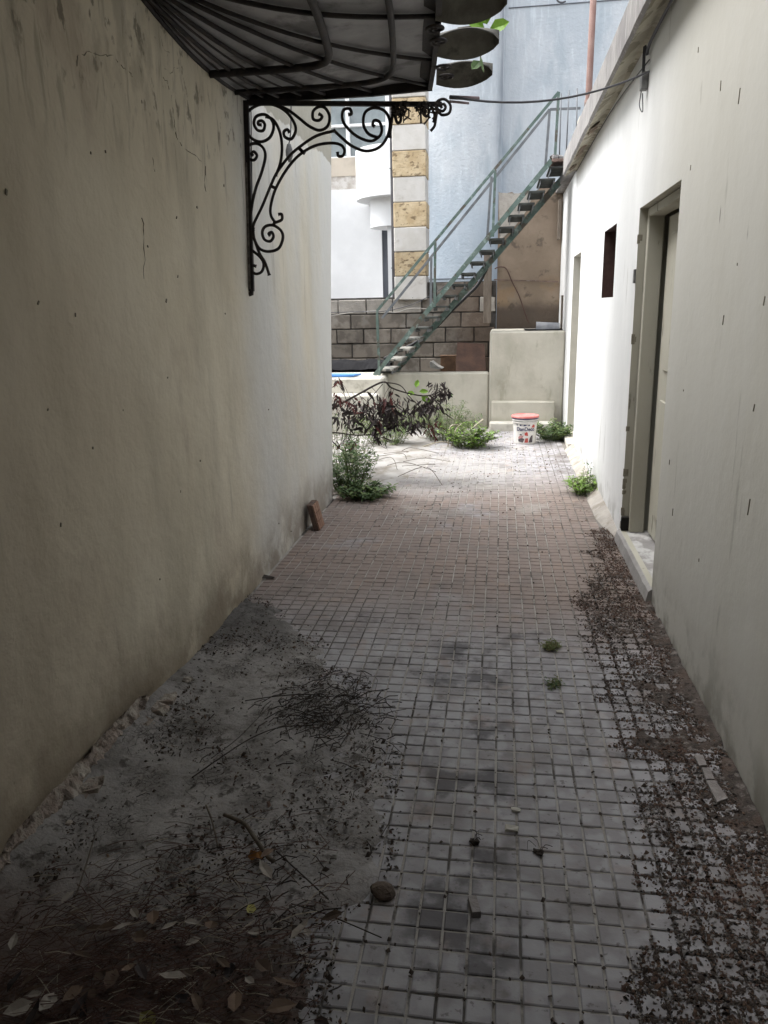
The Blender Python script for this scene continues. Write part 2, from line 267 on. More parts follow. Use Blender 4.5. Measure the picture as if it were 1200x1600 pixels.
# ---------------------------------------------------------------- mesh helpers
def wloc(o):
    v = Vector((0, 0, 0))
    while o: v += o.location; o = o.parent
    return v
def tag(o, label=None, cat=None, group=None, kind=None):
    if label: o['label'] = label
    if cat: o['category'] = cat
    if group: o['group'] = group
    if kind: o['kind'] = kind
    return o
def thing(name, label, cat, loc=(0, 0, 0), group=None):
    o = bpy.data.objects.new(name, None); col.objects.link(o); o.location = loc; o.empty_display_size = .1
    return tag(o, label, cat, group)
class MB:
    def __init__(s): s.v = []; s.f = []; s.m = []; s.mi = 0; s.sm = []; s.smooth = False
    def add(s, vs, fs, mi=None):
        b = len(s.v); s.v += [tuple(v) for v in vs]; s.f += [tuple(i+b for i in f) for f in fs]
        k = s.mi if mi is None else mi
        s.m += [k]*len(fs); s.sm += [s.smooth]*len(fs); return s
    def box(s, x0, x1, y0, y1, z0, z1, mi=None, j=0):
        J = lambda: random.uniform(-j, j)
        v = [(x+J(), y+J(), z+J()) for z in (z0, z1) for x, y in ((x0, y0), (x1, y0), (x1, y1), (x0, y1))]
        return s.add(v, [(3, 2, 1, 0), (4, 5, 6, 7), (0, 1, 5, 4), (1, 2, 6, 5), (2, 3, 7, 6), (3, 0, 4, 7)], mi)
    def bbox(s, x0, x1, y0, y1, z0, z1, b=.008, mi=None, j=0):   # chamfered box: every edge cut
        cx, cy, cz = (x0+x1)/2, (y0+y1)/2, (z0+z1)/2; hx, hy, hz = (x1-x0)/2, (y1-y0)/2, (z1-z0)/2
        v = []; idx = {}
        for sx in (-1, 1):
            for sy in (-1, 1):
                for sz in (-1, 1):
                    for a in range(3):
                        e = [hx-b, hy-b, hz-b]; e[a] += b
                        idx[(sx, sy, sz, a)] = len(v)
                        v.append((cx+sx*e[0]+random.uniform(-j, j), cy+sy*e[1]+random.uniform(-j, j), cz+sz*e[2]+random.uniform(-j, j)))
        f = []
        for a in range(3):
            o1, o2 = [q for q in range(3) if q != a]
            for sg in (-1, 1):
                q = []
                for s1, s2 in ((-1, -1), (1, -1), (1, 1), (-1, 1)):
                    t = [0, 0, 0]; t[a] = sg; t[o1] = s1; t[o2] = s2; q.append(idx[(*t, a)])
                f.append(tuple(q) if (sg > 0) != (a == 1) else tuple(reversed(q)))
            for s1 in (-1, 1):
                for s2 in (-1, 1):
                    t0 = [0, 0, 0]; t1 = [0, 0, 0]; t0[a] = -1; t1[a] = 1
                    for t in (t0, t1): t[o1] = s1; t[o2] = s2
                    q = [idx[(*t0, o1)], idx[(*t1, o1)], idx[(*t1, o2)], idx[(*t0, o2)]]
                    f.append(tuple(q))
        for sx in (-1, 1):
            for sy in (-1, 1):
                for sz in (-1, 1): f.append(tuple(idx[(sx, sy, sz, a)] for a in range(3)))
        return s.add(v, f, mi)
    def tube(s, pts, r, n=6, mi=None, cap=True):
        pts = [Vector(p) for p in pts]; k = len(pts)
        rs = r if isinstance(r, (list, tuple)) else [r]*k
        v = []; f = []; prev = None
        for i, p in enumerate(pts):
            d = (pts[min(i+1, k-1)]-pts[max(i-1, 0)])
            if d.length < 1e-9: d = Vector((0, 0, 1))
            d.normalize()
            if prev is None:
                a = d.orthogonal().normalized()
            else:
                a = prev-d*prev.dot(d); a = a.normalized() if a.length > 1e-6 else d.orthogonal().normalized()
            prev = a; b = d.cross(a)
            for q in range(n):
                t = 2*math.pi*q/n; v.append(p+(a*math.cos(t)+b*math.sin(t))*rs[i])
        for i in range(k-1):
            for q in range(n):
                q2 = (q+1) % n; f.append((i*n+q, i*n+q2, (i+1)*n+q2, (i+1)*n+q))
        if cap: f.append(tuple(reversed(range(n)))); f.append(tuple((k-1)*n+q for q in range(n)))
        sm = s.smooth; s.smooth = n > 4; s.add(v, f, mi); s.smooth = sm; return s
    def bar(s, a, b, wx, wz, up=Vector((0, 0, 1)), mi=None):     # rectangular bar a->b
        a, b = Vector(a), Vector(b); d = (b-a).normalized(); sd_ = d.cross(up)
        if sd_.length < 1e-4: sd_ = d.cross(Vector((0, 1, 0)))
        sd_.normalize(); u = sd_.cross(d)
        v = [p+sd_*sx*wx/2+u*sz*wz/2 for p in (a, b) for sx, sz in ((-1, -1), (1, -1), (1, 1), (-1, 1))]
        return s.add(v, [(3, 2, 1, 0), (4, 5, 6, 7), (0, 1, 5, 4), (1, 2, 6, 5), (2, 3, 7, 6), (3, 0, 4, 7)], mi)
    def build(s, name, mats, parent=None):
        off = wloc(parent) if parent else Vector((0, 0, 0))
        me = bpy.data.meshes.new(name); me.from_pydata([(a-off.x, b-off.y, c-off.z) for a, b, c in s.v], [], s.f)
        for mm in (mats if isinstance(mats, (list, tuple)) else [mats]): me.materials.append(mm)
        me.polygons.foreach_set('material_index', s.m); me.polygons.foreach_set('use_smooth', s.sm); me.update()
        o = bpy.data.objects.new(name, me); col.objects.link(o); o.parent = parent; return o
def catmull(P, n=6, closed=False):
    P = [Vector(p) for p in P]; out = []
    for i in range(len(P)-1):
        a, b, c, d = P[max(i-1, 0)], P[i], P[i+1], P[min(i+2, len(P)-1)]
        for k in range(n):
            t = k/n; out.append(.5*((2*b)+(c-a)*t+(2*a-5*b+4*c-d)*t*t+(3*b-a-3*c+d)*t**3))
    out.append(P[-1]); return out
def smooth(a, b, x): t = min(1, max(0, (x-a)/(b-a))); return t*t*(3-2*t)
def N3(x, y, z=0., s=1.): return mn.noise(Vector((x*s, y*s, z*s)))
def fbm(x, y, s): return mn.fractal(Vector((x*s, y*s, 3.7)), 1.0, 2.0, 4)

# ================================================================ SETTING
XL, XR = -1.335, .80
g = MB(); g.add([(-60, -60, -.06), (60, -60, -.06), (60, 60, -.06), (-60, 60, -.06)], [(0, 1, 2, 3)])
tag(g.build('ground', earth_m), kind='structure')

# paving: joint sheet + raised square tiles
pav = MB(); nx, ny = 24, 90
xs = np.linspace(XL-.02, XR+.25, nx); ys = np.linspace(-.5, 9.95, ny)
pav.add([(x, y, -.0042+.0012*N3(x, y, 0, 3)) for y in ys for x in xs], [(j*nx+i, j*nx+i+1, (j+1)*nx+i+1, (j+1)*nx+i) for j in range(ny-1) for i in range(nx-1)])
paving = pav.build('courtyard_paving', grout_m); tag(paving, kind='structure')
P = .0635; GAP = .0062
def tile_shape(mb, cx, cy, dz=0, tx=0, ty=0):
    h = (P-GAP)/2+random.uniform(-.0008, .0008); b = .003
    def Z(x, y): return dz+tx*(x-cx)+ty*(y-cy)
    v = []
    for (e, z) in ((h, -.012), (h, -.0022), (h-b, 0.)):
        for sx, sy in ((-1, -1), (1, -1), (1, 1), (-1, 1)):
            x, y = cx+sx*e, cy+sy*e; v.append((x, y, z+Z(x, y)))
    f = [(8, 9, 10, 11)]
    for q in range(4):
        q2 = (q+1) % 4; f += [(q, q2, 4+q2, 4+q), (4+q, 4+q2, 8+q2, 8+q)]
    mb.add(v, f)
def mud_edge(Y):
    return float(np.interp(Y, [1.0, 1.3, 1.55, 1.75, 2.3, 2.6, 2.85, 3.1, 3.35, 3.75, 3.9], [-.36, -.33, -.40, -.27, -.32, -.36, -.55, -.72, -.86, -1.25, -1.5]))
cells = []
ix0, ix1 = int(XL/P)-1, int(XR/P)+1
for iy in range(int(.9/P), int(9.9/P)):
    for ix in range(ix0-(12 if iy*P > 6.2 else 0), ix1+1):
        cx, cy = (ix+.5)*P+.012, (iy+.5)*P
        if cx-P/2 < XL-(.0 if cy < 6.15 else .6) or cx+P/2 > XR+.0: continue
        if cx < mud_edge(cy)-.22: continue
        if cy > 6.6 and cx < -.75+.25*N3(cx, cy, 0, 2): continue
        if cy > 9.4 and cx < -.1: continue
        if cy > 4.8 and cx > .73: continue
        cells.append((cx, cy))
near = sorted([c for c in cells if c[0] > mud_edge(c[1])+.03 and c[1] > 1.22 and c[0] < .42+.33*min(1, max(0, (c[1]-1)/.5))], key=lambda c: c[1])[:300]
ns = set(near)
variants = []
for k in range(6):
    t = MB(); tile_shape(t, 0, 0, 0, random.uniform(-.02, .02), random.uniform(-.02, .02)); variants.append(t)
tmesh = []
for t in variants:
    o = t.build('tile', tile_m, paving); tmesh.append(o.data); bpy.data.objects.remove(o)
for (cx, cy) in near:
    o = bpy.data.objects.new('tile', random.choice(tmesh)); col.objects.link(o); o.parent = paving
    o.location = (cx, cy, random.uniform(-.0012, .0012)); o.rotation_euler = (0, 0, random.choice((0, 1, 2, 3))*math.pi/2+random.uniform(-.006, .006))
fld = MB()
for c in cells:
    if c in ns: continue
    tile_shape(fld, c[0], c[1], random.uniform(-.0013, .0013), random.uniform(-.02, .02), random.uniform(-.02, .02))
tag(fld.build('tile_field', tile_m, paving), kind='stuff')

# mud crust, cracked (height field laid over the tiles)
def voro_edge(x, y, s):
    q = Vector((x*s+.25*N3(x, y, 0, 9), y*s+.25*N3(y, x, 5, 9), .3)); d, _ = mn.voronoi(q); return d[1]-d[0]
mud = MB(); mud.smooth = True
st = .0095; mx = np.arange(XL-.01, .0, st); my = np.arange(1.0, 4.0, st); vs = []
for y in my:
    e = mud_edge(y)
    for x in mx:
        a = smooth(e+.03, e-.13, x+.10*N3(x, y, 1, 5)+.04*N3(x, y, 2, 16))
        h = -.012+a*(.019+.010*fbm(x, y, 4))+a*.004*fbm(x, y, 22)
        if a > .2:
            c1 = voro_edge(x, y, 7); h -= .006*a*smooth(.07, .0, c1)*smooth(-.1, .25, N3(x, y, 8, 2.4))
        h += .035*smooth(1.7, 1.2, y)*smooth(-.4, -.7, x)*(.6+.5*N3(x, y, 0, 4)) + .03*smooth(-1.2, XL, x)*smooth(3.3, 2.6, y)
        vs.append((x, y, h))
n_ = len(mx); fs = []
for j in range(len(my)-1):
    for i in range(n_-1):
        k = j*n_+i
        if max(vs[k][2], vs[k+1][2], vs[k+n_][2], vs[k+n_+1][2]) > -.009: fs.append((k, k+1, k+n_+1, k+n_))
mud.add(vs, fs)
tag(mud.build('dried_mud', mud_m), kind='structure')

# crumbly soil band under the husks along the white wall
def husk_p(x, y):
    xb = .40+.10*N3(0, y, 2, 1.2)-.18*smooth(1.7, 1.3, y)+.16*smooth(3.9, 4.8, y)
    return x-xb+.14*N3(x, y, 3, 5)+.08*N3(x, y, 3, 13)
sb = MB(); sb.smooth = True; mx = np.arange(.05, XR+.005, .009); my = np.arange(1.0, 5.0, .009); vs = []
for y in my:
    for x in mx:
        d = husk_p(x, y); a = smooth(.02, .2, d)*smooth(-.55, .1, N3(x, y, 9, 5)-.25+.55*smooth(.60, .76, x)*smooth(1.9, 2.6, y)+.10*smooth(.1, .3, d)+.8*N3(x, y, 4, 13)-.9*smooth(3.4, 4.4, y)-.75*smooth(2.3, 1.5, y))
        vs.append((x, y, -.010+a*.0105+a*.006*fbm(x, y, 14)+a*.003*fbm(x, y, 50)+.012*smooth(.74, .80, x)*a))
n_ = len(mx); fs = []
for j in range(len(my)-1):
    for i in range(n_-1):
        k = j*n_+i
        if max(vs[k][2], vs[k+1][2], vs[k+n_][2], vs[k+n_+1][2]) > -.006: fs.append((k, k+1, k+n_+1, k+n_))
sb.add(vs, fs); tag(sb.build('crumbly_soil', soil_m), kind='structure')

# cement washed ground on the left of the yard
wg = MB(); wg.smooth = True; nx, ny = 90, 90
xs = np.linspace(-6, -.2, nx); ys = np.linspace(6.2, 10.2, ny); V = []
for y in ys:
    for x in xs:
        a = smooth(-.45, -1.0, x+.25*N3(x, y, 3, 2))*smooth(6.3, 6.9, y+.2*N3(x, y, 6, 2))
        V.append((x, y, -.02+a*.032+a*.006*N3(x, y, 0, 9)))
wg.add(V, [(j*nx+i, j*nx+i+1, (j+1)*nx+i+1, (j+1)*nx+i) for j in range(ny-1) for i in range(nx-1)])
tag(wg.build('cement_washed_yard', wash_m), kind='structure')

def wall_with_openings(X, out, y0, y1, z0, z1, ops, depth, thick, mats):
    """wall in plane x=X whose visible face looks towards -out; ops = (ya, yb, za, zb, reveal material)"""
    mb = MB(); Y = sorted({y0, y1, *[o[0] for o in ops], *[o[1] for o in ops]}); Z = sorted({z0, z1, *[o[2] for o in ops], *[o[3] for o in ops]})
    for a, b in zip(Y, Y[1:]):
        for c, d in zip(Z, Z[1:]):
            if any(o[0]-1e-6 <= a and b <= o[1]+1e-6 and o[2]-1e-6 <= c and d <= o[3]+1e-6 for o in ops): continue
            mb.add([(X, a, c), (X, b, c), (X, b, d), (X, a, d)], [(0, 1, 2, 3)], 0)
    for o in ops:
        a, b, c, d, k = o; x = X+out*depth
        mb.add([(X, a, c), (x, a, c), (x, a, d), (X, a, d)], [(0, 1, 2, 3)], k); mb.add([(X, b, c), (x, b, c), (x, b, d), (X, b, d)], [(0, 1, 2, 3)], k)
        mb.add([(X, a, d), (X, b, d), (x, b, d), (x, a, d)], [(0, 1, 2, 3)], k); mb.add([(X, a, c), (X, b, c), (x, b, c), (x, a, c)], [(0, 1, 2, 3)], k)
    xb = X+out*thick
    mb.add([(xb, y0, z0), (xb, y1, z0), (xb, y1, z1), (xb, y0, z1)], [(0, 1, 2, 3)], 0)
    for y in (y0, y1): mb.add([(X, y, z0), (xb, y, z0), (xb, y, z1), (X, y, z1)], [(0, 1, 2, 3)], 0)
    mb.add([(X, y0, z1), (X, y1, z1), (xb, y1, z1), (xb, y0, z1)], [(0, 1, 2, 3)], 0)
    return mb

# ---- right building
DY0, DY1, DZ = 3.90, 4.98, 2.04
WY0, WY1, WZ0, WZ1 = 5.92, 6.58, 1.55, 2.05
EY0, EY1, EZ = 8.40, 9.22, 2.02
rb = thing('white_outbuilding', 'long low white building along the right side with two doorways and a slot window', 'building', (XR, 5, 0))
o = wall_with_openings(XR, 1, -4, 11.18, -.05, 2.93, [(DY0, DY1, .075, DZ, 1), (WY0, WY1, WZ0, WZ1, 2), (EY0, EY1, .05, EZ, 3)], .30, 3.6, None)
o.build('wall', [right_m, reveal_m, frame_m, reveal2_m], rb)
# roof slab: fascia + soffit, slightly broken edge
sl = MB(); N_ = 70; V = []; xf = .655
for i in range(N_+1):
    y = -4+(9.32+4)*i/N_; j = .012*N3(0, y, 1, 3); k = .008*N3(0, y, 5, 6)
    V += [(xf+.012+j, y, 3.10+k), (xf+j*.5, y, 3.075), (xf+j*.5, y, 2.885+k), (xf+.018, y, 2.868), (XR-.03, y, 2.925), (XR+.02, y, 2.925), (4.4, y, 2.93), (4.4, y, 3.10)]
F_ = []
for i in range(N_):
    for q in range(8): F_.append((i*8+q, i*8+(q+1) % 8, (i+1)*8+(q+1) % 8, (i+1)*8+q))
mi = []
sl.add(V, F_); sl.m = [2 if (k % 8) in (3, 4, 5) else (0 if (k % 8) in (0, 1, 2) else 1) for k in range(len(F_))]
sl.add(V[:8], [tuple(range(8))], 0); sl.add(V[-8:], [tuple(reversed(range(8)))], 0)
slab = sl.build('roof_slab', [conc_m, conc_m, soffit_m], rb)
rf = MB(); rf.box(XR-.1, 4.4, 9.33, 11.2, 2.94, 3.02); rf.build('roof_end', conc_m, rb)
# ragged plaster flakes missing from the soffit edge
for (ya, yb) in ((6.9, 7.2), (7.75, 8.3), (8.7, 8.95)):
    t = MB(); n = 7; v = []
    for i in range(n):
        y = ya+(yb-ya)*i/(n-1); v += [(xf+.03+random.uniform(0, .02), y, 2.873), (XR-.05+random.uniform(-.03, .02), y, 2.916)]
    v += [(a, b, c-.010) for a, b, c in v]
    f = [(2*i, 2*i+2, 2*i+3, 2*i+1) for i in range(n-1)]+[(2*n+2*i, 2*n+2*i+1, 2*n+2*i+3, 2*n+2*i+2) for i in range(n-1)]
    f += [(2*i, 2*n+2*i, 2*n+2*i+2, 2*i+2) for i in range(n-1)]+[(2*i+1, 2*i+3, 2*n+2*i+3, 2*n+2*i+1) for i in range(n-1)]
    t.add(v, f); t.build('loose_plaster', brown_m, rb)
pp = MB(); pp.bbox(.78, .90, 9.0, 9.3, 3.10, 3.42, .02, j=.006); pp.build('parapet_stub', cream_m, rb)
# main door: set deep in the reveal
d = MB(); d.bbox(XR+.15, XR+.19, DY0+.01, DY1-.10, .10, DZ-.06, .004)
door = d.build('door', reveal_m, rb)
for (a, b) in ((.25, .95), (1.12, 1.88)):
    t = MB(); t.bbox(XR+.139, XR+.152, DY0+.14, DY1-.24, a, b, .006); t.build('panel', reveal_m, door)
t = MB(); t.tube([(XR+.15, DY0+.07, 1.05), (XR+.11, DY0+.07, 1.05), (XR+.11, DY0+.17, 1.05)], .009, 8); t.build('handle', metalb_m, door)
t = MB(); t.bbox(XR+.045, XR+.135, DY1-.055, DY1-.003, .078, DZ-.003, .004); t.bbox(XR+.045, XR+.135, DY0+.003, DY0+.05, .078, DZ-.003, .004); t.bbox(XR+.045, XR+.135, DY0+.05, DY1-.055, DZ-.05, DZ-.003, .004)
t.build('door_frame', reveal_m, rb)
t = MB(); t.bbox(XR-.012, XR-.001, DY1-.0, DY1+.035, 1.62, 1.70, .002); t.build('hinge_plate', metalb_m, rb)
# sill
V = []; n = 14
for i in range(n+1):
    y = DY0-.02+(DY1-DY0+.05)*i/n; V += [(XR-.034+.006*N3(0, y, 3, 9), y, -.01), (XR-.020+.006*N3(0, y, 3, 9), y, .062+.004*N3(0, y, 2, 14)), (XR-.006, y, .074), (XR+.298, y, .082)]
t = MB(); t.add(V, [(i*4+q, (i+1)*4+q, (i+1)*4+q+1, i*4+q+1) for i in range(n) for q in range(3)])
t.add(V[:4], [(0, 1, 2, 3)]); t.add(V[-4:], [(3, 2, 1, 0)]); t.build('sill', sill_m, rb)
# window
t = MB(); x = XR+.17
t.bbox(x, x+.05, WY0+.004, WY0+.05, WZ0+.004, WZ1-.004, .003); t.bbox(x, x+.05, WY1-.05, WY1-.004, WZ0+.004, WZ1-.004, .003)
t.bbox(x, x+.05, WY0+.05, WY1-.05, WZ0+.004, WZ0+.05, .003); t.bbox(x, x+.05, WY0+.05, WY1-.05, WZ1-.05, WZ1-.004, .003)
win = t.build('window', frame_m, rb)
t = MB(); t.box(x+.02, x+.026, WY0+.05, WY1-.05, WZ0+.05, WZ1-.05); t.build('pane', M('black window glass', (.02, .018, .02), rough=.15, bump=0, spec=.5), win)
# far door
t = MB(); t.bbox(XR+.22, XR+.26, EY0+.004, EY1-.004, .055, EZ-.004, .004); fd = t.build('door', reveal2_m, rb)
t = MB(); t.bbox(XR-.055, XR+.22, EY0-.03, EY1+.03, -.01, .06, .01, j=.003); t.build('sill', step_m, rb)
# cement fillet at wall foot
t = MB(); t.smooth = True; V = []; n = 60
for i in range(n+1):
    y = 4.98+(8.36-4.98)*i/n; a = smooth(4.95, 5.6, y); wv = .01*N3(0, y, 1, 6)
    V += [(XR-.02-.07*a+wv, y, -.004), (XR-.02-.045*a+wv, y, .012+.010*a), (XR, y, .035+.03*a)]
t.add(V, [(i*3+q, (i+1)*3+q, (i+1)*3+q+1, i*3+q+1) for i in range(n) for q in range(2)]); t.build('cement_fillet', kerb_m, rb)

# ---- left building (its wall is the whole left side)
lb = thing('cream_house', 'tall cream house whose stained plaster wall fills the left side', 'building', (XL, 2, 0))
V = []; ny, nz = 200, 60; lw = MB(); lw.smooth = True
for j in range(ny+1):
    for k in range(nz+1):
        z = -.05+4.85*(k/nz)**1.4; ye = 6.03+.16*min(z, 3.6); y = -4+(ye+4)*j/ny
        bx = .007*N3(0, y, z, .9)+.003*N3(1, y, z, 3)
        rg = smooth(2.85, 2.4, y+.3*N3(0, y, 0, 2)); hh = .07+.05*N3(0, y, 4, 6)
        bx -= .03*rg*smooth(hh+.02, hh-.02, z)
        ed = smooth(.03, 0, ye-y)*.02
        V.append((XL+bx-ed, y, z))
lw.add(V, [(j*(nz+1)+k, (j+1)*(nz+1)+k, (j+1)*(nz+1)+k+1, j*(nz+1)+k+1) for j in range(ny) for k in range(nz)])
b = len(V)-(nz+1); E_ = V[b:]
lw.add(E_+[(x-4, y, z) for x, y, z in E_], [(k, nz+1+k, nz+2+k, k+1) for k in range(nz)])
lw.add([(XL, -4, 4.8), (XL, 6.60, 4.8), (XL-4, 6.60, 4.8), (XL-4, -4, 4.8)], [(0, 1, 2, 3)])
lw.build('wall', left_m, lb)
# crumbled foot of the wall
t = MB(); t.smooth = False; V = []; n1, n2 = 120, 7
for i in range(n1+1):
    y = 1.1+1.75*i/n1; ft = smooth(2.85, 2.4, y)*smooth(1.0, 1.2, y)
    for k in range(n2+1):
        a = k/n2; h = .10*(1+.5*N3(0, y, 2, 5)); r_ = random.uniform(-.007, .007)
        V.append((XL-.012+(.075*(1-a)**1.5*ft)+r_+.02*N3(a, y, 0, 14), y+random.uniform(-.004, .004), -.01+h*a*ft+.004*r_))
t.add(V, [(i*(n2+1)+k, (i+1)*(n2+1)+k, (i+1)*(n2+1)+k+1, i*(n2+1)+k+1) for i in range(n1) for k in range(n2)])
t.build('crumbled_footing', exposed_m, lb)
for i in range(26):
    y = random.uniform(1.25, 2.8); s_ = random.uniform(.012, .035); t = MB(); x = XL+random.uniform(.01, .07)
    t.bbox(x-s_, x+s_, y-s_*1.2, y+s_*1.2, -.01, .008+s_*.8, s_*.3, j=s_*.28); t.build('rubble_chip', exposed_m, lb)
# cracks, pocks and scratches in the plaster
def crack(pl_, X, par, r_=.0017, m_=None):
    q = [atX(x, y, X) for x, y in pl_]; out = []
    for a, b in zip(q, q[1:]):
        for k in range(4): out.append(a.lerp(b, k/4)+Vector((0, random.gauss(0, .004), random.gauss(0, .004))))
    out.append(q[-1]); t = MB(); t.tube(out, [r_*random.uniform(.1, 1.3)*(1 if random.random() < .8 else 0) for _ in out], 4); t.build('crack', m_ or crackm, par)
crackm = M('crack grime', (.17, .155, .12), (.26, .24, .19), sc=30, bump=0)
for pl_ in (((267, 148), (270, 173), (274, 200), (277, 218), (284, 228)), ((120, 100), (122, 85), (140, 82), (160, 84), (176, 88), (184, 97)), ((190, 104), (200, 110), (207, 120)), ((250, 55), (255, 75), (266, 85)), ((258, 110), (266, 114), (272, 108), (280, 106)),
            ((238, 245), (242, 268)), ((322, 262), (320, 282), (322, 300)), ((222, 340), (226, 370), (225, 436)), ((287, 232), (300, 240), (315, 252)), ((327, 150), (331, 170)), ((256, 122), (262, 128), (264, 140))):
    crack(pl_, XL+.001, rb if pl_[0][0] > 600 else lb)
def pock(x, y, X, par, l=.008, h=.014, a=0):
    p = atX(x, y, X); t = MB(); d = Vector((0, math.sin(a), math.cos(a))); t.bar(p-d*h/2, p+d*h/2, l, .003, Vector((1, 0, 0))); t.build('pock_mark', crackm, par)
for x, y in ((308, 324), (231, 385), (142, 239), (165, 237), (75, 640), (60, 473), (192, 641), (262, 590), (276, 340), (118, 492), (250, 905), (313, 720), (145, 700), (95, 820), (282, 768), (278, 432), (260, 470), (352, 490), (420, 640), (240, 760), (10, 300), (350, 290), (455, 830), (436, 818)):
    pock(x, y, XL+.002, lb, random.uniform(.004, .009), random.uniform(.005, .016), random.gauss(.3, .3))
for x, y, h in ((1079, 262, .030), (1091, 78, .03), (1126, 134, .05), (1155, 150, .07), (1130, 500, .05), (1152, 413, .012), (1178, 637, .035), (1170, 792, .08), (1046, 722, .035), (1051, 800, .05), (1068, 610, .012), (1194, 470, .04), (1092, 875, .02), (965, 150, .01), (930, 285, .03)):
    pock(x, y, XR-.0012, rb, .004, h*.7, random.gauss(-.1, .15))
for k in range(16):    # broken arris of the main doorway
    z = random.choice((random.uniform(.08, .45), random.uniform(.08, 1.9))); h = random.uniform(.02, .07); t = MB(); t.bbox(XR-.004, XR+.012+.02*random.random(), DY1-.001, DY1+random.uniform(.003, .010), z, z+h, .0015, j=.0015); t.build('broken_arris', crackm, rb)
t = MB(); t.bbox(XR-.003, XR+.05, DY1-.03, DY1-.0005, .083, .17, .006, j=.004); t.build('broken_arris', dark_m, rb)
# passage overhead and an unseen wall added behind the camera to keep light out
t = MB(); t.box(XL-3, XR+3.5, -4, 1.45, 3.12, 3.4); tag(t.build('passage_ceiling', ceil_m), kind='structure')
t = MB(); t.box(XL-.2, XR+.2, -4.2, -4.0, -.05, 3.2); tag(t.build('added_end_wall', left_m), 'unseen cream wall added to keep light out of the covered passage', 'wall')

# ---- back: low wall, high plinth, steps
bw = thing('cream_retaining_wall', 'low cream plastered wall with a tall square plinth at its right end below the stair', 'wall', (-.3, 9.9, 0))
t = MB(); t.bbox(-3.6, -.13, 9.92, 10.12, -.05, .70, .02); t.build('low_wall', cream_m, bw)
t = MB(); t.bbox(-.125, XR-.003, 9.90, 11.15, -.05, 1.20, .02); t.build('plinth', cream_m, bw)
t = MB(); t.bbox(-.09, .69, 9.78, 9.905, -.03, .345, .012); t.build('ledge', cream_m, bw)
t = MB(); t.bbox(-.11, .70, 9.60, 9.785, -.03, .105, .015); t.build('ledge', step_m, bw)
sp = thing('cement_steps', 'pale cement steps with a ledge at the left end of the low wall', 'steps', (-2.2, 9.4, 0))
t = MB(); t.bbox(-3.6, -1.42, 9.42, 9.915, -.04, .685, .02); t.build('upper_step', step_m, sp)
t = MB(); t.bbox(-3.6, -1.45, 9.22, 9.425, -.04, .50, .02); t.build('middle_step', step_m, sp)

# ---- block wall
blk = thing('concrete_block_wall', 'grey concrete block wall with open joints behind the steel stair', 'wall', (-1.3, 11.2, .5))
t = MB(); t.box(-4.6, -.06, 11.225, 11.4, -.05, 1.66); t.box(-1.05, -.06, 11.226, 11.4, 1.66, 1.85); t.build('mortar_bed', mortar_m, blk)
z = 0.40; row = 0
while z < 1.80:
    x = -4.5+(.2 if row % 2 else 0)
    while x < -.10:
        L_ = .40+random.uniform(-.02, .015); x1 = min(x+L_, -.07)
        if (z < 1.6 or x > -1.02) and x1-x > .08:
            t = MB(); j = random.uniform(-.008, .008); t.bbox(x+.008, x1-.006, 11.20+j, 11.30, z+.008+random.uniform(-.003, .003), z+.200, .008, j=.004)
            t.build('block', palebl_m if (z > 1.38 and (x < -1.5 or x > -.45)) else block_m, blk)
        x += L_
    z += .2065; row += 1
t = MB(); t.box(-4.6, .9, 10.1, 11.3, -.05, .45); tag(t.build('trench_floor', earth_m), kind='structure')

# ---- brown rendered wall with broken top
top = [atY(px, py, 11.19) for px, py in ((779, 300), (787, 303), (800, 300), (806, 304), (820, 299), (832, 302), (840, 296), (852, 290), (868, 284), (905, 280))]
bot = [Vector((p.x, 11.19, .6)) for p in top]
t = MB(); n = len(top)
V = top+bot+[p+Vector((0, .35, 0)) for p in top]+[p+Vector((0, .35, 0)) for p in bot]
t.add(V, [(i, i+1, n+i+1, n+i) for i in range(n-1)]+[(i, 2*n+i, 2*n+i+1, i+1) for i in range(n-1)]+[(0, n, 3*n, 2*n), (n-1, 3*n-1, 4*n-1, 2*n-1)])
brw = thing('brown_rendered_wall', 'brown stained rendered wall rising behind the plinth under the top of the stair', 'wall', (.4, 11.2, .5))
t.build('render_face', brown_m, brw)
t = MB(); a = atY(772, 437, 11.17); b = atY(872, 440, 11.17); t.bar(a, b, .012, .014); t.build('conduit', rust_m, brw)
hp = catmull([atY(px, py, 11.15) for px, py in ((773, 420), (781, 417), (791, 420), (800, 440), (811, 462), (820, 488), (826, 504))], 6)
t = MB(); t.tube(hp, .008, 6); tag(t.build('hanging_hose', frame_m), 'thin brown hose looped down the brown wall above the plinth', 'hose')
pw = [atY(px, py, 11.181) for px, py in ((779, 301), (800, 302), (831, 303), (836, 300), (822, 330), (806, 352), (790, 368), (781, 375))]
t = MB(); t.add([p for p in pw]+[p+Vector((0, .008, 0)) for p in pw], [tuple(range(8)), tuple(range(15, 7, -1))]+[(i, (i+1) % 8, 8+(i+1) % 8, 8+i) for i in range(8)]); t.build('bare_patch', palebl_m, brw)
t = MB(); t.bbox(.735, .775, 11.05, 11.16, 2.35, 2.85, .004); t.build('loose_strip', wood_m, brw)

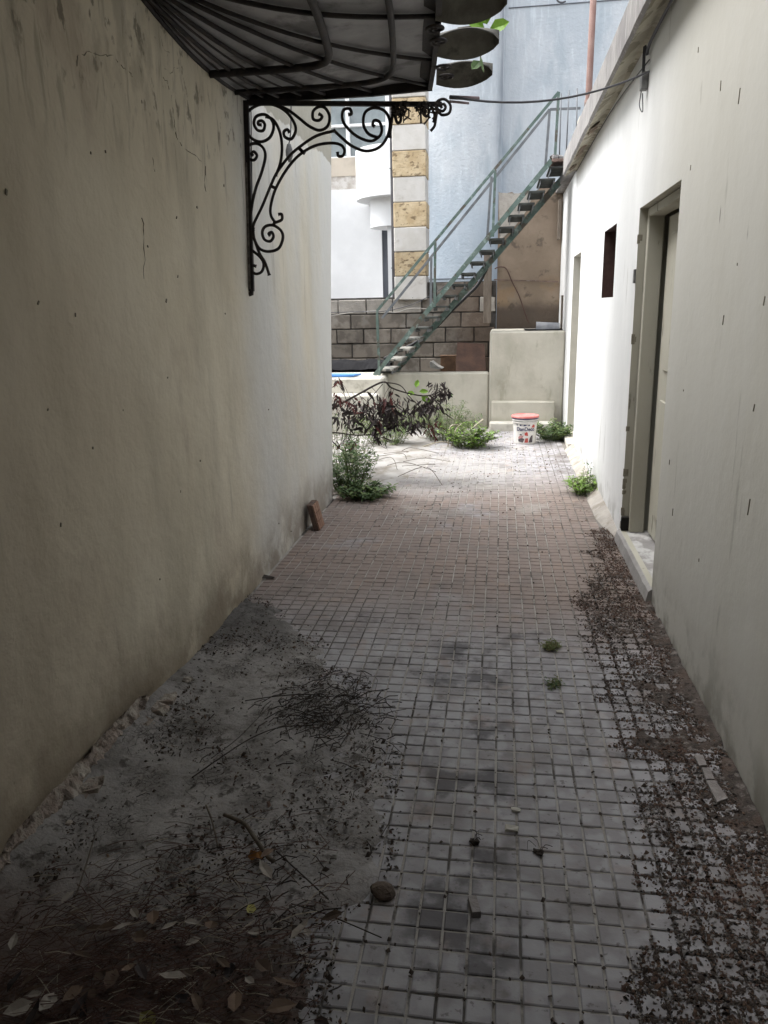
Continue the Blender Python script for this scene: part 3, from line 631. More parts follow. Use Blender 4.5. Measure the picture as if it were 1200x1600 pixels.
# ---- blue building
bl = thing('blue_building', 'tall pale blue rendered building rising behind the stair', 'building', (1, 13, 0))
sx = atY(787, 150, 12.9).x
t = MB(); t.smooth = True; arc = [(sx-.16+.16*math.sin(a), 12.9+.16*(1-math.cos(a))) for a in np.linspace(0, math.pi/2, 8)]
prof = [(-1.33, 17), (-1.33, 12.9)]+arc+[(sx, 13.2)]
V = [(x, y, z) for z in (-.05, 14) for x, y in prof]; n = len(prof)
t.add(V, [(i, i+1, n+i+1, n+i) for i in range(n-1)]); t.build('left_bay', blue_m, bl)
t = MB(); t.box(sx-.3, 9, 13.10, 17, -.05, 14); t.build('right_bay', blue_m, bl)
for (py, x0, x1, Y) in ((9, sx+.05, 3.2, 13.09), (437, sx+.05, 3, 13.09), (432, -1.3, sx-.2, 12.89)):
    z = atY(840, py, Y).z; t = MB(); t.box(x0, x1, Y, Y+.02, z-.006, z+.006); t.build('groove', grey_m, bl)
t = MB(); hk = [atY(px, py, 13.0) for px, py in ((868, -6), (872, 2), (878, 4), (884, 2))]; t.tube(catmull(hk, 4), .012, 6); t.build('wire_hook', cable_m, bl)

# ---- striped stone pillar standing on the block wall
pl = thing('striped_stone_pillar', 'square pillar of alternating white and yellow stone courses on the block wall', 'pillar', (-1.25, 11.4, 1.61))
PX0, PX1 = -1.475, -1.025; z = 1.615; hs_ = .322; k = 0
while z < 6.5:
    t = MB(); t.bbox(PX0+random.uniform(-.006, .006), PX1+random.uniform(-.006, .006), 11.12+random.uniform(-.004, .006), 11.57, z+.003, z+hs_-.003, .009, j=.002)
    t.build('stone_block', wstone_m if k % 2 == 0 else ystone_m, pl); z += hs_; k += 1
# downpipe
t = MB(); xa = atY(613, 350, 11.3).x; t.bbox(xa-.012, xa+.055, 11.26, 11.34, 1.4, 6.5, .006)
dp = t.build('downpipe', pipe_m); tag(dp, 'dark square downpipe running up beside the striped pillar', 'pipe')
for z in (2.05, 3.35):
    t = MB(); t.box(xa-.02, xa+.06, 11.25, 11.262, z, z+.012); t.build('bracket', pipe_m, dp)

# ---- white building with round balconies, far left
wb = thing('white_balcony_building', 'bright white building with stacked round balconies behind the block wall', 'building', (-3, 14, 0))
Yb = 14.0
zA, zB, zC, zD = atY(540, 296, Yb).z, atY(540, 275, Yb).z, atY(540, 246, Yb).z, atY(540, 150, Yb).z
xr = atY(597, 400, Yb).x; xs_ = atY(558, 280, Yb).x
t = MB(); t.box(-8, xr, Yb, Yb+.3, -.05, zA); t.build('wall', white_m, wb)
t = MB(); t.box(-8, xs_+.4, Yb+.02, Yb+.3, zA, zB); t.build('stone_band', rough_m, wb)
t = MB(); t.box(-8, xs_+.4, Yb+.01, Yb+.3, zB, zC); t.build('wall', beige_m, wb)
t = MB(); t.box(-8, -1.2, Yb+.25, Yb+.30, zC, 8); t.build('pane', glass_m, wb)
for px in (540,):
    x = atY(px, 200, Yb).x; t = MB(); t.bbox(x-.03, x+.03, Yb+.17, Yb+.26, zC, 8, .005); t.build('window_frame', white_m, wb)
for py in (192, 243):
    z = atY(540, py, Yb).z; t = MB(); t.bbox(-8, -1.3, Yb+.18, Yb+.26, z-.02, z+.02, .004); t.build('window_frame', white_m, wb)
t = MB(); t.box(atY(596, 400, Yb).x+.003, atY(609, 400, Yb).x, Yb+.05, Yb+.3, -.05, 3.2); t.build('grey_column', grey_m, wb)
t = MB(); t.box(atY(606, 400, 13.2).x, atY(606, 400, 13.2).x+.5, 13.2, 14.4, -.05, 8); t.build('pilaster', white_m, wb)
def drum(cx, cy, r, z0, z1, name):
    t = MB(); n = 40; t.smooth = True
    V = [(cx+r*math.cos(a), cy+r*math.sin(a), z) for z in (z0, z1) for a in np.linspace(0, 2*math.pi, n, endpoint=False)]
    t.add(V, [(i, (i+1) % n, n+(i+1) % n, n+i) for i in range(n)]); t.smooth = False
    t.add([V[i] for i in range(n)], [tuple(reversed(range(n)))]); t.add([V[n+i] for i in range(n)], [tuple(range(n))])
    return t.build(name, white_m, wb)
Yd = 13.6; r1 = .75; lx = atY(558, 300, Yd).x; drum(lx+r1, Yd, r1, atY(557, 316, Yd).z, atY(557, 232, Yd-.4).z, 'balcony')
r2 = .45; lx = atY(580, 340, Yd).x; drum(lx+r2, Yd-.05, r2, atY(580, 358, Yd).z, atY(580, 310, Yd).z+.05, 'balcony')
# boundary behind everything, left (keeps the yard closed when seen from the side)
t = MB(); t.box(-6.2, -6.0, 3.5, 14, -.05, 2.6); tag(t.build('yard_boundary_wall', cream_m), 'plain cream wall closing the yard on the far left', 'wall')

# ================================================================ STAIR
st_ = thing('steel_stair', 'narrow green steel stair with open treads and handrails climbing to the roof', 'staircase', (-1.5, 10, .68))
YN, YF = 9.75, 10.38
nA, nB = atY(585, 587, YN), atY(862, 250, YN)
fA, fB = atY(611, 588, YF), atY(885, 272, YF)
def flat(name, a, b, wy, wz, m_, par):   # flat bar standing on edge
    t = MB(); t.bar(a, b, wy, wz); return t.build(name, m_, par)
mid = nA.lerp(nB, .47)
flat('stringer', nA, nB, .012, .055, green_m, st_); flat('stringer', fA, fB, .012, .075, green_m, st_)
NT = 19
for i in range(NT):
    f = (i+.75)/(NT+.1); a = nA.lerp(nB, f); b = fA.lerp(fB, f); z = (a.z+b.z)/2
    t = MB(); xx0, xx1 = (a.x+b.x)/2-.095, (a.x+b.x)/2+.095
    t.bbox(xx0, xx1, YN+.007, YF-.007, z-.012, z+.012, .003); tr = t.build('tread', tread_m, st_)
    t = MB(); t.bar((xx0+.02, YN+.01, z-.03), (xx0+.02, YF-.01, z-.03), .006, .034); t.bar((xx1-.02, YN+.01, z-.03), (xx1-.02, YF-.01, z-.03), .006, .034); t.build('angle_iron', greydk_m, tr)
rails = []
for (Y, pa, pb, posts, mt) in (
    (YN, (589, 486), (873, 144), ((589, 486, 593, 590), (680, 378, 679, 480), (774, 266, 770, 370), (873, 144, 867, 248)), green_m),
    (YF, (597, 497), (859, 171), ((674, 400, 673, 482), (768, 276, 761, 376), (859, 171, 852, 262)), greydk_m)):
    flat('handrail', atY(*pa, Y), atY(*pb, Y), .030, .030, mt, st_)
    for (x0, y0, x1, y1) in posts:
        flat('post', atY(x0, y0, Y), atY(x1, y1, Y), .035, .030, mt, st_)
a, b = atY(859, 171, YF), atY(907, 169, YF); flat('handrail', a, b, .025, .025, greydk_m, st_)
for (x0, y0, x1, y1) in ((877, 146, 874, 246), (889, 141, 885, 236), (902, 138, 900, 236)):
    t = MB(); t.tube([atY(x0, y0, YF-.2), atY(x1, y1, YF-.2)], .008, 6); t.build('baluster', greydk_m, st_)
# landing with rubble
t = MB(); a = atY(860, 252, 10.0); b = atY(884, 252, 10.0); t.bbox(a.x, XR-.02, 9.72, 10.4, a.z-.05, a.z-.02, .004); t.build('landing', rust_m, st_)
zl = a.z-.02
rb2 = MB()
for i in range(60):
    x = random.uniform(a.x+.02, XR-.03); y = random.uniform(9.74, 10.35); s_ = random.uniform(.012, .04); rb2.bbox(x-s_, x+s_, y-s_, y+s_, zl, zl+s_*1.4, s_*.35, mi=random.choice((0, 0, 1)), j=s_*.2)
tag(rb2.build('landing_debris', [conc_m, twigd_m]), 'heap of broken plaster and leaves at the head of the stair', 'debris', kind='stuff')
# black hose under stair
hp = catmull([atY(px, py, 10.6) for px, py in ((600, 561), (625, 548), (650, 535), (680, 512), (705, 486), (730, 462), (750, 440), (770, 398))], 5)
t = MB(); t.tube(hp, .022, 8); tag(t.build('black_hose', black_m), 'thick black hose running up beneath the stair', 'hose')
def wire(name, pts, r, m_, label, cat='cable', n=6, par=None):
    t = MB(); t.tube(catmull(pts, n), r, 5); o = t.build(name, m_, par)
    if not par: tag(o, label, cat)
    return o
wire('loose_wire', [atY(px, py, 10.9) for px, py in ((500, 496), (525, 492), (555, 488), (590, 486), (620, 488), (640, 482), (672, 483))], .006, wire_m, 'pale loose wire sagging across the block wall left of the stair')
wire('loose_wire', [atY(px, py, 10.7) for px, py in ((500, 489), (560, 487), (600, 486), (640, 477), (670, 463), (700, 444))], .005, cable_m, 'thin dark wire rising from the block wall towards the stair')

# ================================================================ JUNK AT THE BACK
t = MB(); a = atY(755, 505, 11.0); t.bbox(a.x, a.x+.105, 10.98, 11.05, a.z, atY(757, 398, 11).z, .005, j=.004)
tag(t.build('timber_plank', wood_m), 'grey timber plank hanging upright on the wall behind the stair', 'plank')
t = MB(); a = atY(711, 580, 10.9); b = atY(760, 535, 10.9); V = [Vector((a.x, 10.85, a.z)), Vector((b.x, 10.85, a.z)), Vector((b.x-.03, 11.08, b.z-.03)), Vector((a.x+.02, 11.08, b.z))]
t.add(V+[v+Vector((0, .03, 0)) for v in V], [(0, 1, 2, 3), (7, 6, 5, 4), (0, 4, 5, 1), (1, 5, 6, 2), (2, 6, 7, 3), (3, 7, 4, 0)])
tag(t.build('plywood_sheet', ply_m), 'rotten reddish brown board leaning on the block wall beside the plinth', 'board')
a = atY(689, 578, 10.6); b = atY(712, 556, 10.6)
t = MB(); t.bbox(a.x, b.x, 10.5, 10.7, .45, b.z, .005, j=.004); bx_ = t.build('cardboard_box', box_m); tag(bx_, 'small damp brown box standing in the recess under the stair', 'box')
t = MB(); t.box(a.x-.01, (a.x+b.x)/2-.004, 10.49, 10.71, b.z+.001, b.z+.009); t.box((a.x+b.x)/2+.004, b.x+.01, 10.49, 10.71, b.z+.001, b.z+.009); t.build('flap', box_m, bx_)
t = MB(); pts = [atY(px, py, 10.4) for px, py in ((671, 566), (674, 565), (683, 572), (691, 576), (683, 577), (672, 575))]
t.add(pts+[p+Vector((.02, .1, .01)) for p in pts], [tuple(range(6)), tuple(range(11, 5, -1))]+[(i, (i+1) % 6, 6+(i+1) % 6, 6+i) for i in range(6)]); tag(t.build('plastic_scrap', clearp_m), 'crumpled pale plastic scrap behind the low wall', 'scrap')
t = MB(); V = []; n = 30
for i in range(n+1):
    x = -3.2+1.75*i/n
    for k in range(5): V.append((x, 10.3+.09*k, .72+.13*math.sin(k/4*math.pi)+.02*N3(x, k, 0, 5)-.02*k/4))
t.add(V, [(i*5+k, (i+1)*5+k, (i+1)*5+k+1, i*5+k+1) for i in range(n) for k in range(4)]); t.add([(x, y+.01, z-.12) for x, y, z in V], [(i*5+k, (i+1)*5+k, (i+1)*5+k+1, i*5+k+1) for i in range(n) for k in range(4)])
tag(t.build('black_sheeting', tarp_m), 'long roll of black plastic sheeting lying behind the low wall', 'plastic sheet')
t = MB(); V = [(-2.6, 9.5, .692), (-1.80, 9.52, .692), (-1.74, 9.75, .694), (-2.6, 9.85, .694)]; t.add(V+[(x, y, z+.02) for x, y, z in V], [(0, 1, 2, 3), (7, 6, 5, 4), (0, 4, 5, 1), (1, 5, 6, 2), (2, 6, 7, 3), (3, 7, 4, 0)])
tag(t.build('blue_plastic_lid', bluet_m), 'flat bright blue plastic piece lying on top of the cement steps', 'plastic lid')
# duct piece + black sheet on plinth
a = atY(838, 508, 10.3); b = atY(872, 514, 10.1); t = MB(); n = 14; V = []
for e, (c, r_) in enumerate(((Vector((a.x, 10.35, 1.215)), .075), (Vector((b.x+.02, 10.15, 1.225)), .055))):
    for k in range(n+1):
        th = math.pi*k/n; V.append(c+Vector((0, -math.cos(th)*r_, math.sin(th)*r_*1.15)))
V2 = [v+Vector((0, 0, -.008)) for v in V]; n1 = n+1
t.smooth = True; t.add(V, [(k, k+1, n1+k+1, n1+k) for k in range(n)]); t.add(V2, [(k, n1+k, n1+k+1, k+1) for k in range(n)])
tag(t.build('duct_offcut', greyp_m), 'grey half round duct offcut lying on the plinth beside the white wall', 'duct')
t = MB(); V = []; n1, n2 = 14, 8; x0 = atY(820, 515, 10.1).x
for i in range(n1+1):
    for k in range(n2+1): x = x0+(XR-.02-x0)*i/n1; y = 9.93+.75*k/n2; V.append((x, y, 1.208+.006*abs(N3(x, y, 0, 9))))
t.add(V, [(i*(n2+1)+k, (i+1)*(n2+1)+k, (i+1)*(n2+1)+k+1, i*(n2+1)+k+1) for i in range(n1) for k in range(n2)])
tag(t.build('black_plastic_mat', tarp_m), 'creased black plastic sheet spread on the plinth beneath the duct offcut', 'plastic sheet')
t = MB(); t.bbox(XR-.05, XR-.025, 10.15, 10.19, 1.2, 1.62, .003); tag(t.build('thin_lath', wood_m), 'thin pale lath standing on the plinth against the white wall', 'lath')

# rusty pole on the roof, cable, junction box
pA, pB = atY(918, 185, 9.2), atY(930, -60, 9.2); t = MB(); t.tube([Vector((pA.x+.0, 9.2, 3.08)), pA, pB], .034, 10); rp_ = t.build('rusty_pole', rustpole_m); tag(rp_, 'tall rusty steel pole standing on the edge of the right roof', 'pole')
t = MB(); c_ = pA.lerp(pB, .1); t.tube([c_-Vector((0, 0, .03)), c_+Vector((0, 0, .03))], .042, 10); t.build('clamp', rust_m, rp_)
cb = [atY(704, 153, 4.1), None, None]
end = atX(1014, 112, XR-.03)
P0 = atY(703, 151, 4.1)
cpts = [P0+(end-P0)*s-Vector((0, 0, .075*4*s*(1-s))) for s in np.linspace(0, 1, 13)]
t = MB(); t.tube(cpts, .0055, 6); tag(t.build('overhead_cable', cable_m), 'grey cable sagging from the canopy corner to the white wall', 'cable')
a = atY(703, 152, 4.12); b = atY(748, 154, 4.2); t = MB(); t.tube([a, b], .010, 8); t.tube([a-Vector((0, 0, .018)), b-Vector((.05, 0, .018))], .006, 6)
tag(t.build('pipe_stub', M('pinkish plastic pipe', (.30, .24, .25), bump=.05)), 'short pinkish pipe stub sticking out of the canopy corner under the cable', 'pipe')
jb = atX(1013, 122, XR)
t = MB(); t.bbox(XR-.04, XR-.002, jb.y-.025, jb.y+.03, jb.z-.06, jb.z+.03, .004); jo = t.build('cable_clamp', metalb_m); tag(jo, 'small metal cable clamp with hanging wires on the white wall', 'clamp')
wire('wire', [Vector((XR-.03, 1.5, 2.89)), Vector((XR-.03, 3.6, 2.885)), Vector((XR-.025, jb.y-.22, 2.87)), Vector((XR-.02, jb.y-.03, 2.84)), jb+Vector((-.03, 0, .16)), jb+Vector((-.03, 0, .03))], .009, cable_m, '', par=jo)
wire('wire', [jb+Vector((-.03, .02, -.05)), jb+Vector((-.035, .03, -.13)), jb+Vector((-.02, .0, -.17)), jb+Vector((-.03, -.02, -.08))], .003, cable_m, '', par=jo)
wire('eave_wire', [Vector((XR-.012, 4.9, 2.80)), Vector((XR-.014, 6.5, 2.885)), Vector((XR-.012, 9.2, 2.90))], .004, cable_m, 'thin dark wire clipped along the top of the white wall under the eave')

# ================================================================ CANOPY
cz = 2.58
per = [atZ(385, 155, cz), atZ(440, 155, cz), atZ(516, 156, cz), atZ(590, 156, cz), atZ(668, 154, cz), atZ(678, 95, cz), atZ(685, 25, cz)]
per = [Vector((p.x, min(p.y, 4.33), cz)) for p in per]
per[0].x = XL+.01; per[1].y = per[2].y = per[3].y = 4.31; per[4] = Vector((-.37, 4.27, cz))
A = Vector((XL+.01, 2.86, 2.66))
mir = [Vector((p.x, 2*A.y-p.y, cz)) for p in reversed(per)]
allp = per+[Vector((-.215, A.y, cz))]+mir
can = thing('iron_canopy', 'fan shaped iron canopy with dark sheet panels and petal edge on the left wall', 'canopy', (XL, A.y, cz))
def csurf(p, s):
    q = A.lerp(p, s); q.z += -.060*math.sin(math.pi*s)*1.0; return q
NS = 12
for i in range(len(allp)-1):
    t = MB(); V = []; nu = 5; t.smooth = True
    for u in range(nu+1):
        for k in range(NS+1):
            a = csurf(allp[i].lerp(allp[i+1], u/nu), max(k/NS, .02)); a.z += .012+.012*math.sin(math.pi*u/nu); V.append(a)
    f = [(u*(NS+1)+k, (u+1)*(NS+1)+k, (u+1)*(NS+1)+k+1, u*(NS+1)+k+1) for u in range(nu) for k in range(NS)]
    t.add(V, f); t.add([v+Vector((0, 0, .004)) for v in V], [tuple(reversed(q)) for q in f])
    t.build('sheet_panel', sheet_m, can)
for i, p in enumerate(allp):
    t = MB(); t.tube([csurf(p, s) for s in np.linspace(.02, 1, 12)], .009, 6); t.build('rib', iron_m, can)
for i in range(len(allp)-1):     # secondary thin ribs
    if i in (0, 1): 
        t = MB(); p = allp[i].lerp(allp[i+1], .5); t.tube([csurf(p, s) for s in np.linspace(.1, 1, 10)], .005, 5); t.build('rib', iron_m, can)
def ring(s, r_, name, flatb=False):
    pts = []
    for i in range(len(allp)-1):
        for u in range(4): pts.append(csurf(allp[i].lerp(allp[i+1], u/4), s)-Vector((0, 0, .008)))
    pts.append(csurf(allp[-1], s))
    for _ in range(6): pts = [pts[0]]+[(pts[k-1]+pts[k]*2+pts[k+1])/4 for k in range(1, len(pts)-1)]+[pts[-1]]
    t = MB(); t.tube(pts, r_, 8); t.build(name, iron_m, can)
ring(.60, .017, 'ring_bar'); ring(.84, .013, 'ring_bar')
t = MB(); pts = [p+Vector((0, 0, 0)) for p in allp]
for a, b in zip(pts, pts[1:]): t.bar(a+(a-b).normalized()*.01, b+(b-a).normalized()*.01, .022, .045)
t.build('edge_bar', iron_m, can)
t = MB()
for a, b in zip(pts[4:10], pts[5:11]): t.bar(a-Vector((.03, 0, -.02)), b-Vector((.03, 0, -.02)), .05, .018)
t.build('gutter', iron_m, can)
# wall flange
t = MB(); wl = [Vector((XL+.012, y, 2.60+.05*math.sin((y-1.4)/2.9*math.pi))) for y in np.linspace(1.4, 4.3, 24)]; t.tube(wl, .022, 6); t.build('wall_flange', iron_m, can)
# petals
def petal(c, d, ln, wd, up_):
    t = MB(); t.smooth = True; n1, n2 = 12, 8; V = []; sd_ = Vector((-d.y, d.x, 0))
    for i in range(n1+1):
        s = i/n1; wv = wd*(.72+.28*math.sin(min(1, s/.5)*math.pi/2) if s < .5 else math.sqrt(max(.004, 1-((s-.5)/.5)**2.3)))
        for k in range(n2+1):
            q = (k/n2-.5)*2; V.append(c+d*ln*s+sd_*q*wv*.5+Vector((0, 0, up_*s-q*.030*math.sin(math.pi*min(1, s*.8+.15))+.040*(1-q*q)-.04)))
    f = [(i*(n2+1)+k, (i+1)*(n2+1)+k, (i+1)*(n2+1)+k+1, i*(n2+1)+k+1) for i in range(n1) for k in range(n2)]
    t.add(V, f); t.add([v+Vector((0, 0, .004)) for v in V], [tuple(reversed(q)) for q in f]); return t.build('petal', petal_m, can)
pc = [(atZ(672, 125, 2.6), 775), (atZ(682, 62, 2.6), 777), (atZ(690, -10, 2.6), 757)]
PY = [4.06, 3.63, 3.20, 2.77, 2.34, 1.91, 1.48]
for k, y in enumerate(PY):
    x = -.32+.03*min(k, 6-k); petal(Vector((x, y, 2.60)), Vector((1, .12 if k == 0 else 0.03, 0)).normalized(), .265, .190, .01)
# small scrolls on the front edge
def scroll_pts(c, r0, turns, a0, plane='YZ', sg=1):
    out = []
    for k in range(22):
        s = k/21; a = a0+sg*turns*2*math.pi*s; r_ = r0*(1-.85*s)
        out.append(c+(Vector((0, math.cos(a)*r_, math.sin(a)*r_)) if plane == 'YZ' else Vector((math.cos(a)*r_, 0, math.sin(a)*r_)) if plane == 'XZ' else Vector((math.cos(a)*r_, math.sin(a)*r_, 0))))
    return out
for y in (4.0, 3.85, 3.5, 3.35, 2.95, 2.8):
    t = MB(); t.tube(scroll_pts(Vector((-.265, y, 2.545)), .045, 1.6, math.pi/2, 'XY'), .006, 6); t.build('scroll', iron_m, can)
# twigs and old leaves caught under the corner
t = MB()
for i in range(70):
    c = atY(random.choice((random.uniform(612, 640), random.uniform(655, 682))), random.uniform(158, 172), 4.2); dz = random.uniform(.01, .09)*random.random()
    t.tube([c, c+Vector((random.uniform(-.02, .02), random.uniform(-.03, .03), -dz*.6)), c+Vector((random.uniform(-.03, .03), 0, -dz))], random.uniform(.002, .006), 4)
tag(t.build('caught_litter', twigd_m, can), kind='stuff')

# ---- scrolled bracket under the canopy end
YBk = 4.20
def atB(x, y): return atY(x+7*(y-160)/295, y, 4.24-.11*(y-160)/295)
brk = thing('scroll_bracket', 'black wrought iron scroll bracket holding up the canopy from the left wall', 'bracket', (XL, YBk, 1.65))
def z7(x, y): return atB(370+x/5, 150+y/5)
def z2(x, y): return atB(360+x/3.333, 140+y/3.333)
def sc_(pts, fn, r_=.0078, name='scroll'):
    t = MB(); q = catmull([fn(*p) for p in pts], 6); rs = [r_]*len(q); rs[0] = r_*1.35; rs[-1] = r_*1.35; t.tube(q, rs, 8); return t.build(name, iron_m, brk)
sc_([(188, 225), (165, 222), (165, 200), (195, 195), (215, 225), (200, 270), (155, 265), (130, 215), (150, 160), (215, 145), (268, 185), (283, 250), (250, 325), (180, 358), (110, 330), (65, 255), (62, 170), (105, 105), (190, 65), (290, 70), (380, 120), (440, 200), (455, 270), (420, 335), (370, 320), (362, 280), (390, 262), (405, 285)], z7)
sc_([(225, 160), (285, 190), (330, 280), (345, 400), (330, 520), (290, 625)], z7)
sc_([(115, 465), (105, 450), (125, 435), (148, 465), (125, 500), (85, 490), (65, 440), (90, 385), (150, 372), (200, 410), (212, 480), (180, 600), (130, 730), (95, 880), (85, 1020)], z7)
sc_([(310, 70), (400, 110), (480, 170), (560, 235), (640, 268), (705, 235), (722, 160), (690, 95), (640, 85), (595, 120), (595, 180), (640, 190), (665, 160), (640, 140)], z7)
sc_([(105, 1050), (110, 1000), (180, 860), (250, 700), (300, 600), (400, 470), (500, 385), (620, 310), (765, 270)], z7)
sc_([(275, 985), (245, 930), (248, 850), (290, 720), (380, 570), (480, 460), (600, 390), (720, 368), (800, 380), (832, 420), (820, 465), (785, 470), (778, 440)], z7)
sc_([(275, 985), (290, 985), (330, 965), (330, 925), (305, 925)], z7)
sc_([(235, 1090), (225, 1075), (250, 1065), (262, 1100), (235, 1135), (190, 1120), (175, 1065), (200, 1020), (260, 1010), (320, 1050), (335, 1110), (300, 1190), (220, 1215), (150, 1190), (110, 1110), (105, 1030)], z7)
sc_([(85, 1200), (150, 1255), (180, 1310), (165, 1370), (120, 1390), (85, 1365), (90, 1325), (120, 1330)], z7)
sc_([(105, 1100), (150, 1230), (190, 1300), (222, 1400)], z7)
sc_([(748, 192), (738, 182), (748, 160), (775, 170), (785, 215), (765, 250), (720, 268), (650, 240), (595, 185), (580, 140), (590, 105), (620, 100), (630, 125), (612, 130)], z2)
sc_([(765, 250), (715, 230), (690, 180), (700, 120), (745, 95), (800, 110), (828, 165), (815, 240), (770, 300), (700, 320), (630, 295), (580, 255), (535, 212)], z2)
sc_([(825, 250), (838, 160), (850, 105), (880, 80)], z2)
sc_([(850, 110), (865, 170), (885, 160), (882, 105), (868, 120)], z2)
sc_([(1100, 95), (1095, 82), (1112, 76), (1120, 95), (1103, 112), (1076, 98), (1078, 62), (1115, 50), (1145, 80), (1138, 122), (1100, 132), (1078, 112), (1068, 150), (1060, 190), (1040, 215)], z2, .007)
sc_([(1010, 110), (1020, 95), (1035, 110), (1020, 140), (1000, 120), (1010, 80), (1040, 85), (1060, 130), (1055, 170)], z2, .006)
sc_([(985, 80), (990, 130), (990, 175)], z2, .005)
for (a, b) in (((245, 700), (295, 725)), ((480, 410), (520, 450)), ((275, 985), (262, 1012))):
    t = MB(); t.bar(z7(*a), z7(*b), .016, .016); t.build('collar', iron_m, brk)
t = MB(); a, b = atB(381, 158), atB(378, 455); a.x = max(a.x, XL+.012); b.x = XL+.014; t.bar(a, b, .030, .022); t.tube([b+Vector((0, 0, .01)), b+Vector((0, 0, -.012)), b+Vector((-.025, 0, -.018))], .014, 8)
pole = t.build('wall_bar', iron_m, brk)
t = MB(); t.bar(b+Vector((-.004, -.016, .01)), b.lerp(a, .68)+Vector((-.004, -.016, 0)), .010, .008); t.build('paint_flake_strip', ironlight_m, pole)
t = MB(); t.bar(atB(376, 161), atB(690, 163), .02, .022); t.build('top_bar', iron_m, brk)
# hanging insulator and wires on the left wall
hx = XL+.05
c_ = atX(452, 238, hx)
t = MB(); t.smooth = True; n = 14
prof = [(.0, .045), (.012, .045), (.016, .03), (.022, .01), (.022, -.02), (.016, -.035), (.008, -.055), (0, -.055)]
for (r_, z) in prof: pass
V = [c_+Vector((r_*math.cos(2*math.pi*k/n), r_*math.sin(2*math.pi*k/n), z)) for r_, z in prof for k in range(n)]
t.add(V, [(i*n+k, i*n+(k+1) % n, (i+1)*n+(k+1) % n, (i+1)*n+k) for i in range(len(prof)-1) for k in range(n)])
hl = t.build('hanging_lamp_socket', metalb_m); tag(hl, 'small grey lamp socket hanging on a wire near the left wall', 'lamp socket')
wire('wire', [c_+Vector((0, 0, .045)), c_+Vector((.01, .02, .12)), atX(455, 155, hx)], .004, cable_m, '', par=hl)
wire('loose_cable', [atX(392, 160, hx-.03), atX(393, 250, hx-.03), atX(394, 325, hx-.03)], .003, cable_m, 'thin dark wire hanging straight down the left wall behind the bracket')

# ================================================================ PLANTS
def leaf_quad(mb, base, d, ln, wd, mi, droop=.3, up=Vector((0, 0, 1))):
    d = d.normalized(); sd_ = d.cross(up)
    if sd_.length < 1e-3: sd_ = Vector((1, 0, 0))
    sd_.normalize(); n_ = sd_.cross(d)
    m1 = base+d*ln*.33+n_*ln*.05; m2 = base+d*ln*.7-Vector((0, 0, 1))*ln*droop*.35; tp = base+d*ln-Vector((0, 0, 1))*ln*droop
    V = [base, m1+sd_*wd*.5-n_*0, m1-sd_*wd*.5, m2+sd_*wd*.42, m2-sd_*wd*.42, tp, m1-n_*wd*.18, m2-n_*wd*.15]
    mb.add(V, [(0, 1, 6), (0, 6, 2), (1, 3, 7, 6), (6, 7, 4, 2), (3, 5, 7), (7, 5, 4)], mi)
def bush(name, label, c, rx, ry, h, nst, lpn, lsz, mats, lean=(0, 0), sm=None, group=None, wd=.45, spread=1., flat_=False):
    th = thing(name, label, 'plant', c, group); S = MB(); Lf = MB(); c = Vector(c)
    for i in range(nst):
        a = random.uniform(0, 2*math.pi); r_ = math.sqrt(random.random()); b = c+Vector((math.cos(a)*rx*r_*.6, math.sin(a)*ry*r_*.6, 0))
        hh = h*random.uniform(.45, 1.0)*(1-.35*r_); tp = b+Vector((math.cos(a)*rx*r_*.8*spread+lean[0]*hh, math.sin(a)*ry*r_*.8*spread+lean[1]*hh, hh))
        md = b.lerp(tp, .5)+Vector((random.uniform(-.03, .03), random.uniform(-.03, .03), .05*h)); pts = [b, md, tp+Vector((0, 0, -.03*h))]
        q = catmull(pts, 4); S.tube(q, [.0035*(1-.7*k/len(q)) for k in range(len(q))], 4)
        for k in range(lpn):
            s = random.uniform(.15, 1); p = q[min(len(q)-1, int(s*len(q)))]
            da = random.uniform(0, 2*math.pi); d = Vector((math.cos(da), math.sin(da), random.uniform(-.1, .9)))
            leaf_quad(Lf, p+d*.01, d, lsz*random.uniform(.6, 1.3), lsz*wd*random.uniform(.7, 1.2), random.choice((0, 0, 1)), random.uniform(0, .5))
    S.build('stem', sm or stem_m, th); tag(Lf.build('foliage', mats, th), kind='stuff'); return th
bush('wall_corner_weed', 'leafy green weed bushing out at the end of the left wall', (-1.24, 6.3, 0), .22, .26, .52, 58, 26, .045, [leafB, leafA], lean=(.0, 0))
bush('wall_corner_weed', 'pale spindly weed standing behind the leafy one at the left wall corner', (-1.42, 7.0, 0), .25, .3, .75, 34, 16, .04, [leafA, leafB], lean=(.1, 0))
bush('low_spreading_weed', 'low dark leaved weed spreading onto the paving by the left wall corner', (-1.08, 6.05, 0), .17, .14, .15, 40, 18, .05, [leafB, leafA], lean=(.3, 0))
bush('rounded_weed', 'rounded bright green weed in the middle of the yard below the stair', (-.32, 8.45, 0), .24, .2, .34, 60, 26, .045, [leafA, leafC])
bush('grassy_weed', 'tall wispy green weed in front of the low cream wall', (-.62, 8.95, 0), .32, .25, .62, 80, 16, .07, [leafA, leafB], wd=.16)
bush('grassy_weed', 'wispy yellow green weed behind the withered branch', (-1.25, 8.6, 0), .3, .25, .5, 60, 14, .07, [leafA, leafB], wd=.18)
bush('doorway_weed', 'green bush growing against the far doorway beside the bucket', (.60, 9.0, 0), .17, .18, .26, 50, 24, .045, [leafB, leafA], lean=(.2, 0))
bush('wall_foot_weed', 'small bright green weed sprouting at the foot of the white wall', (.70, 6.3, 0), .10, .14, .20, 34, 14, .06, [leafA, leafC], lean=(-.1, -.1), wd=.22)
bush('wall_tendril_weed', 'dark thin sprig standing up against the white wall', (.745, 6.42, 0), .03, .06, .30, 8, 12, .03, [leafB, leafB])
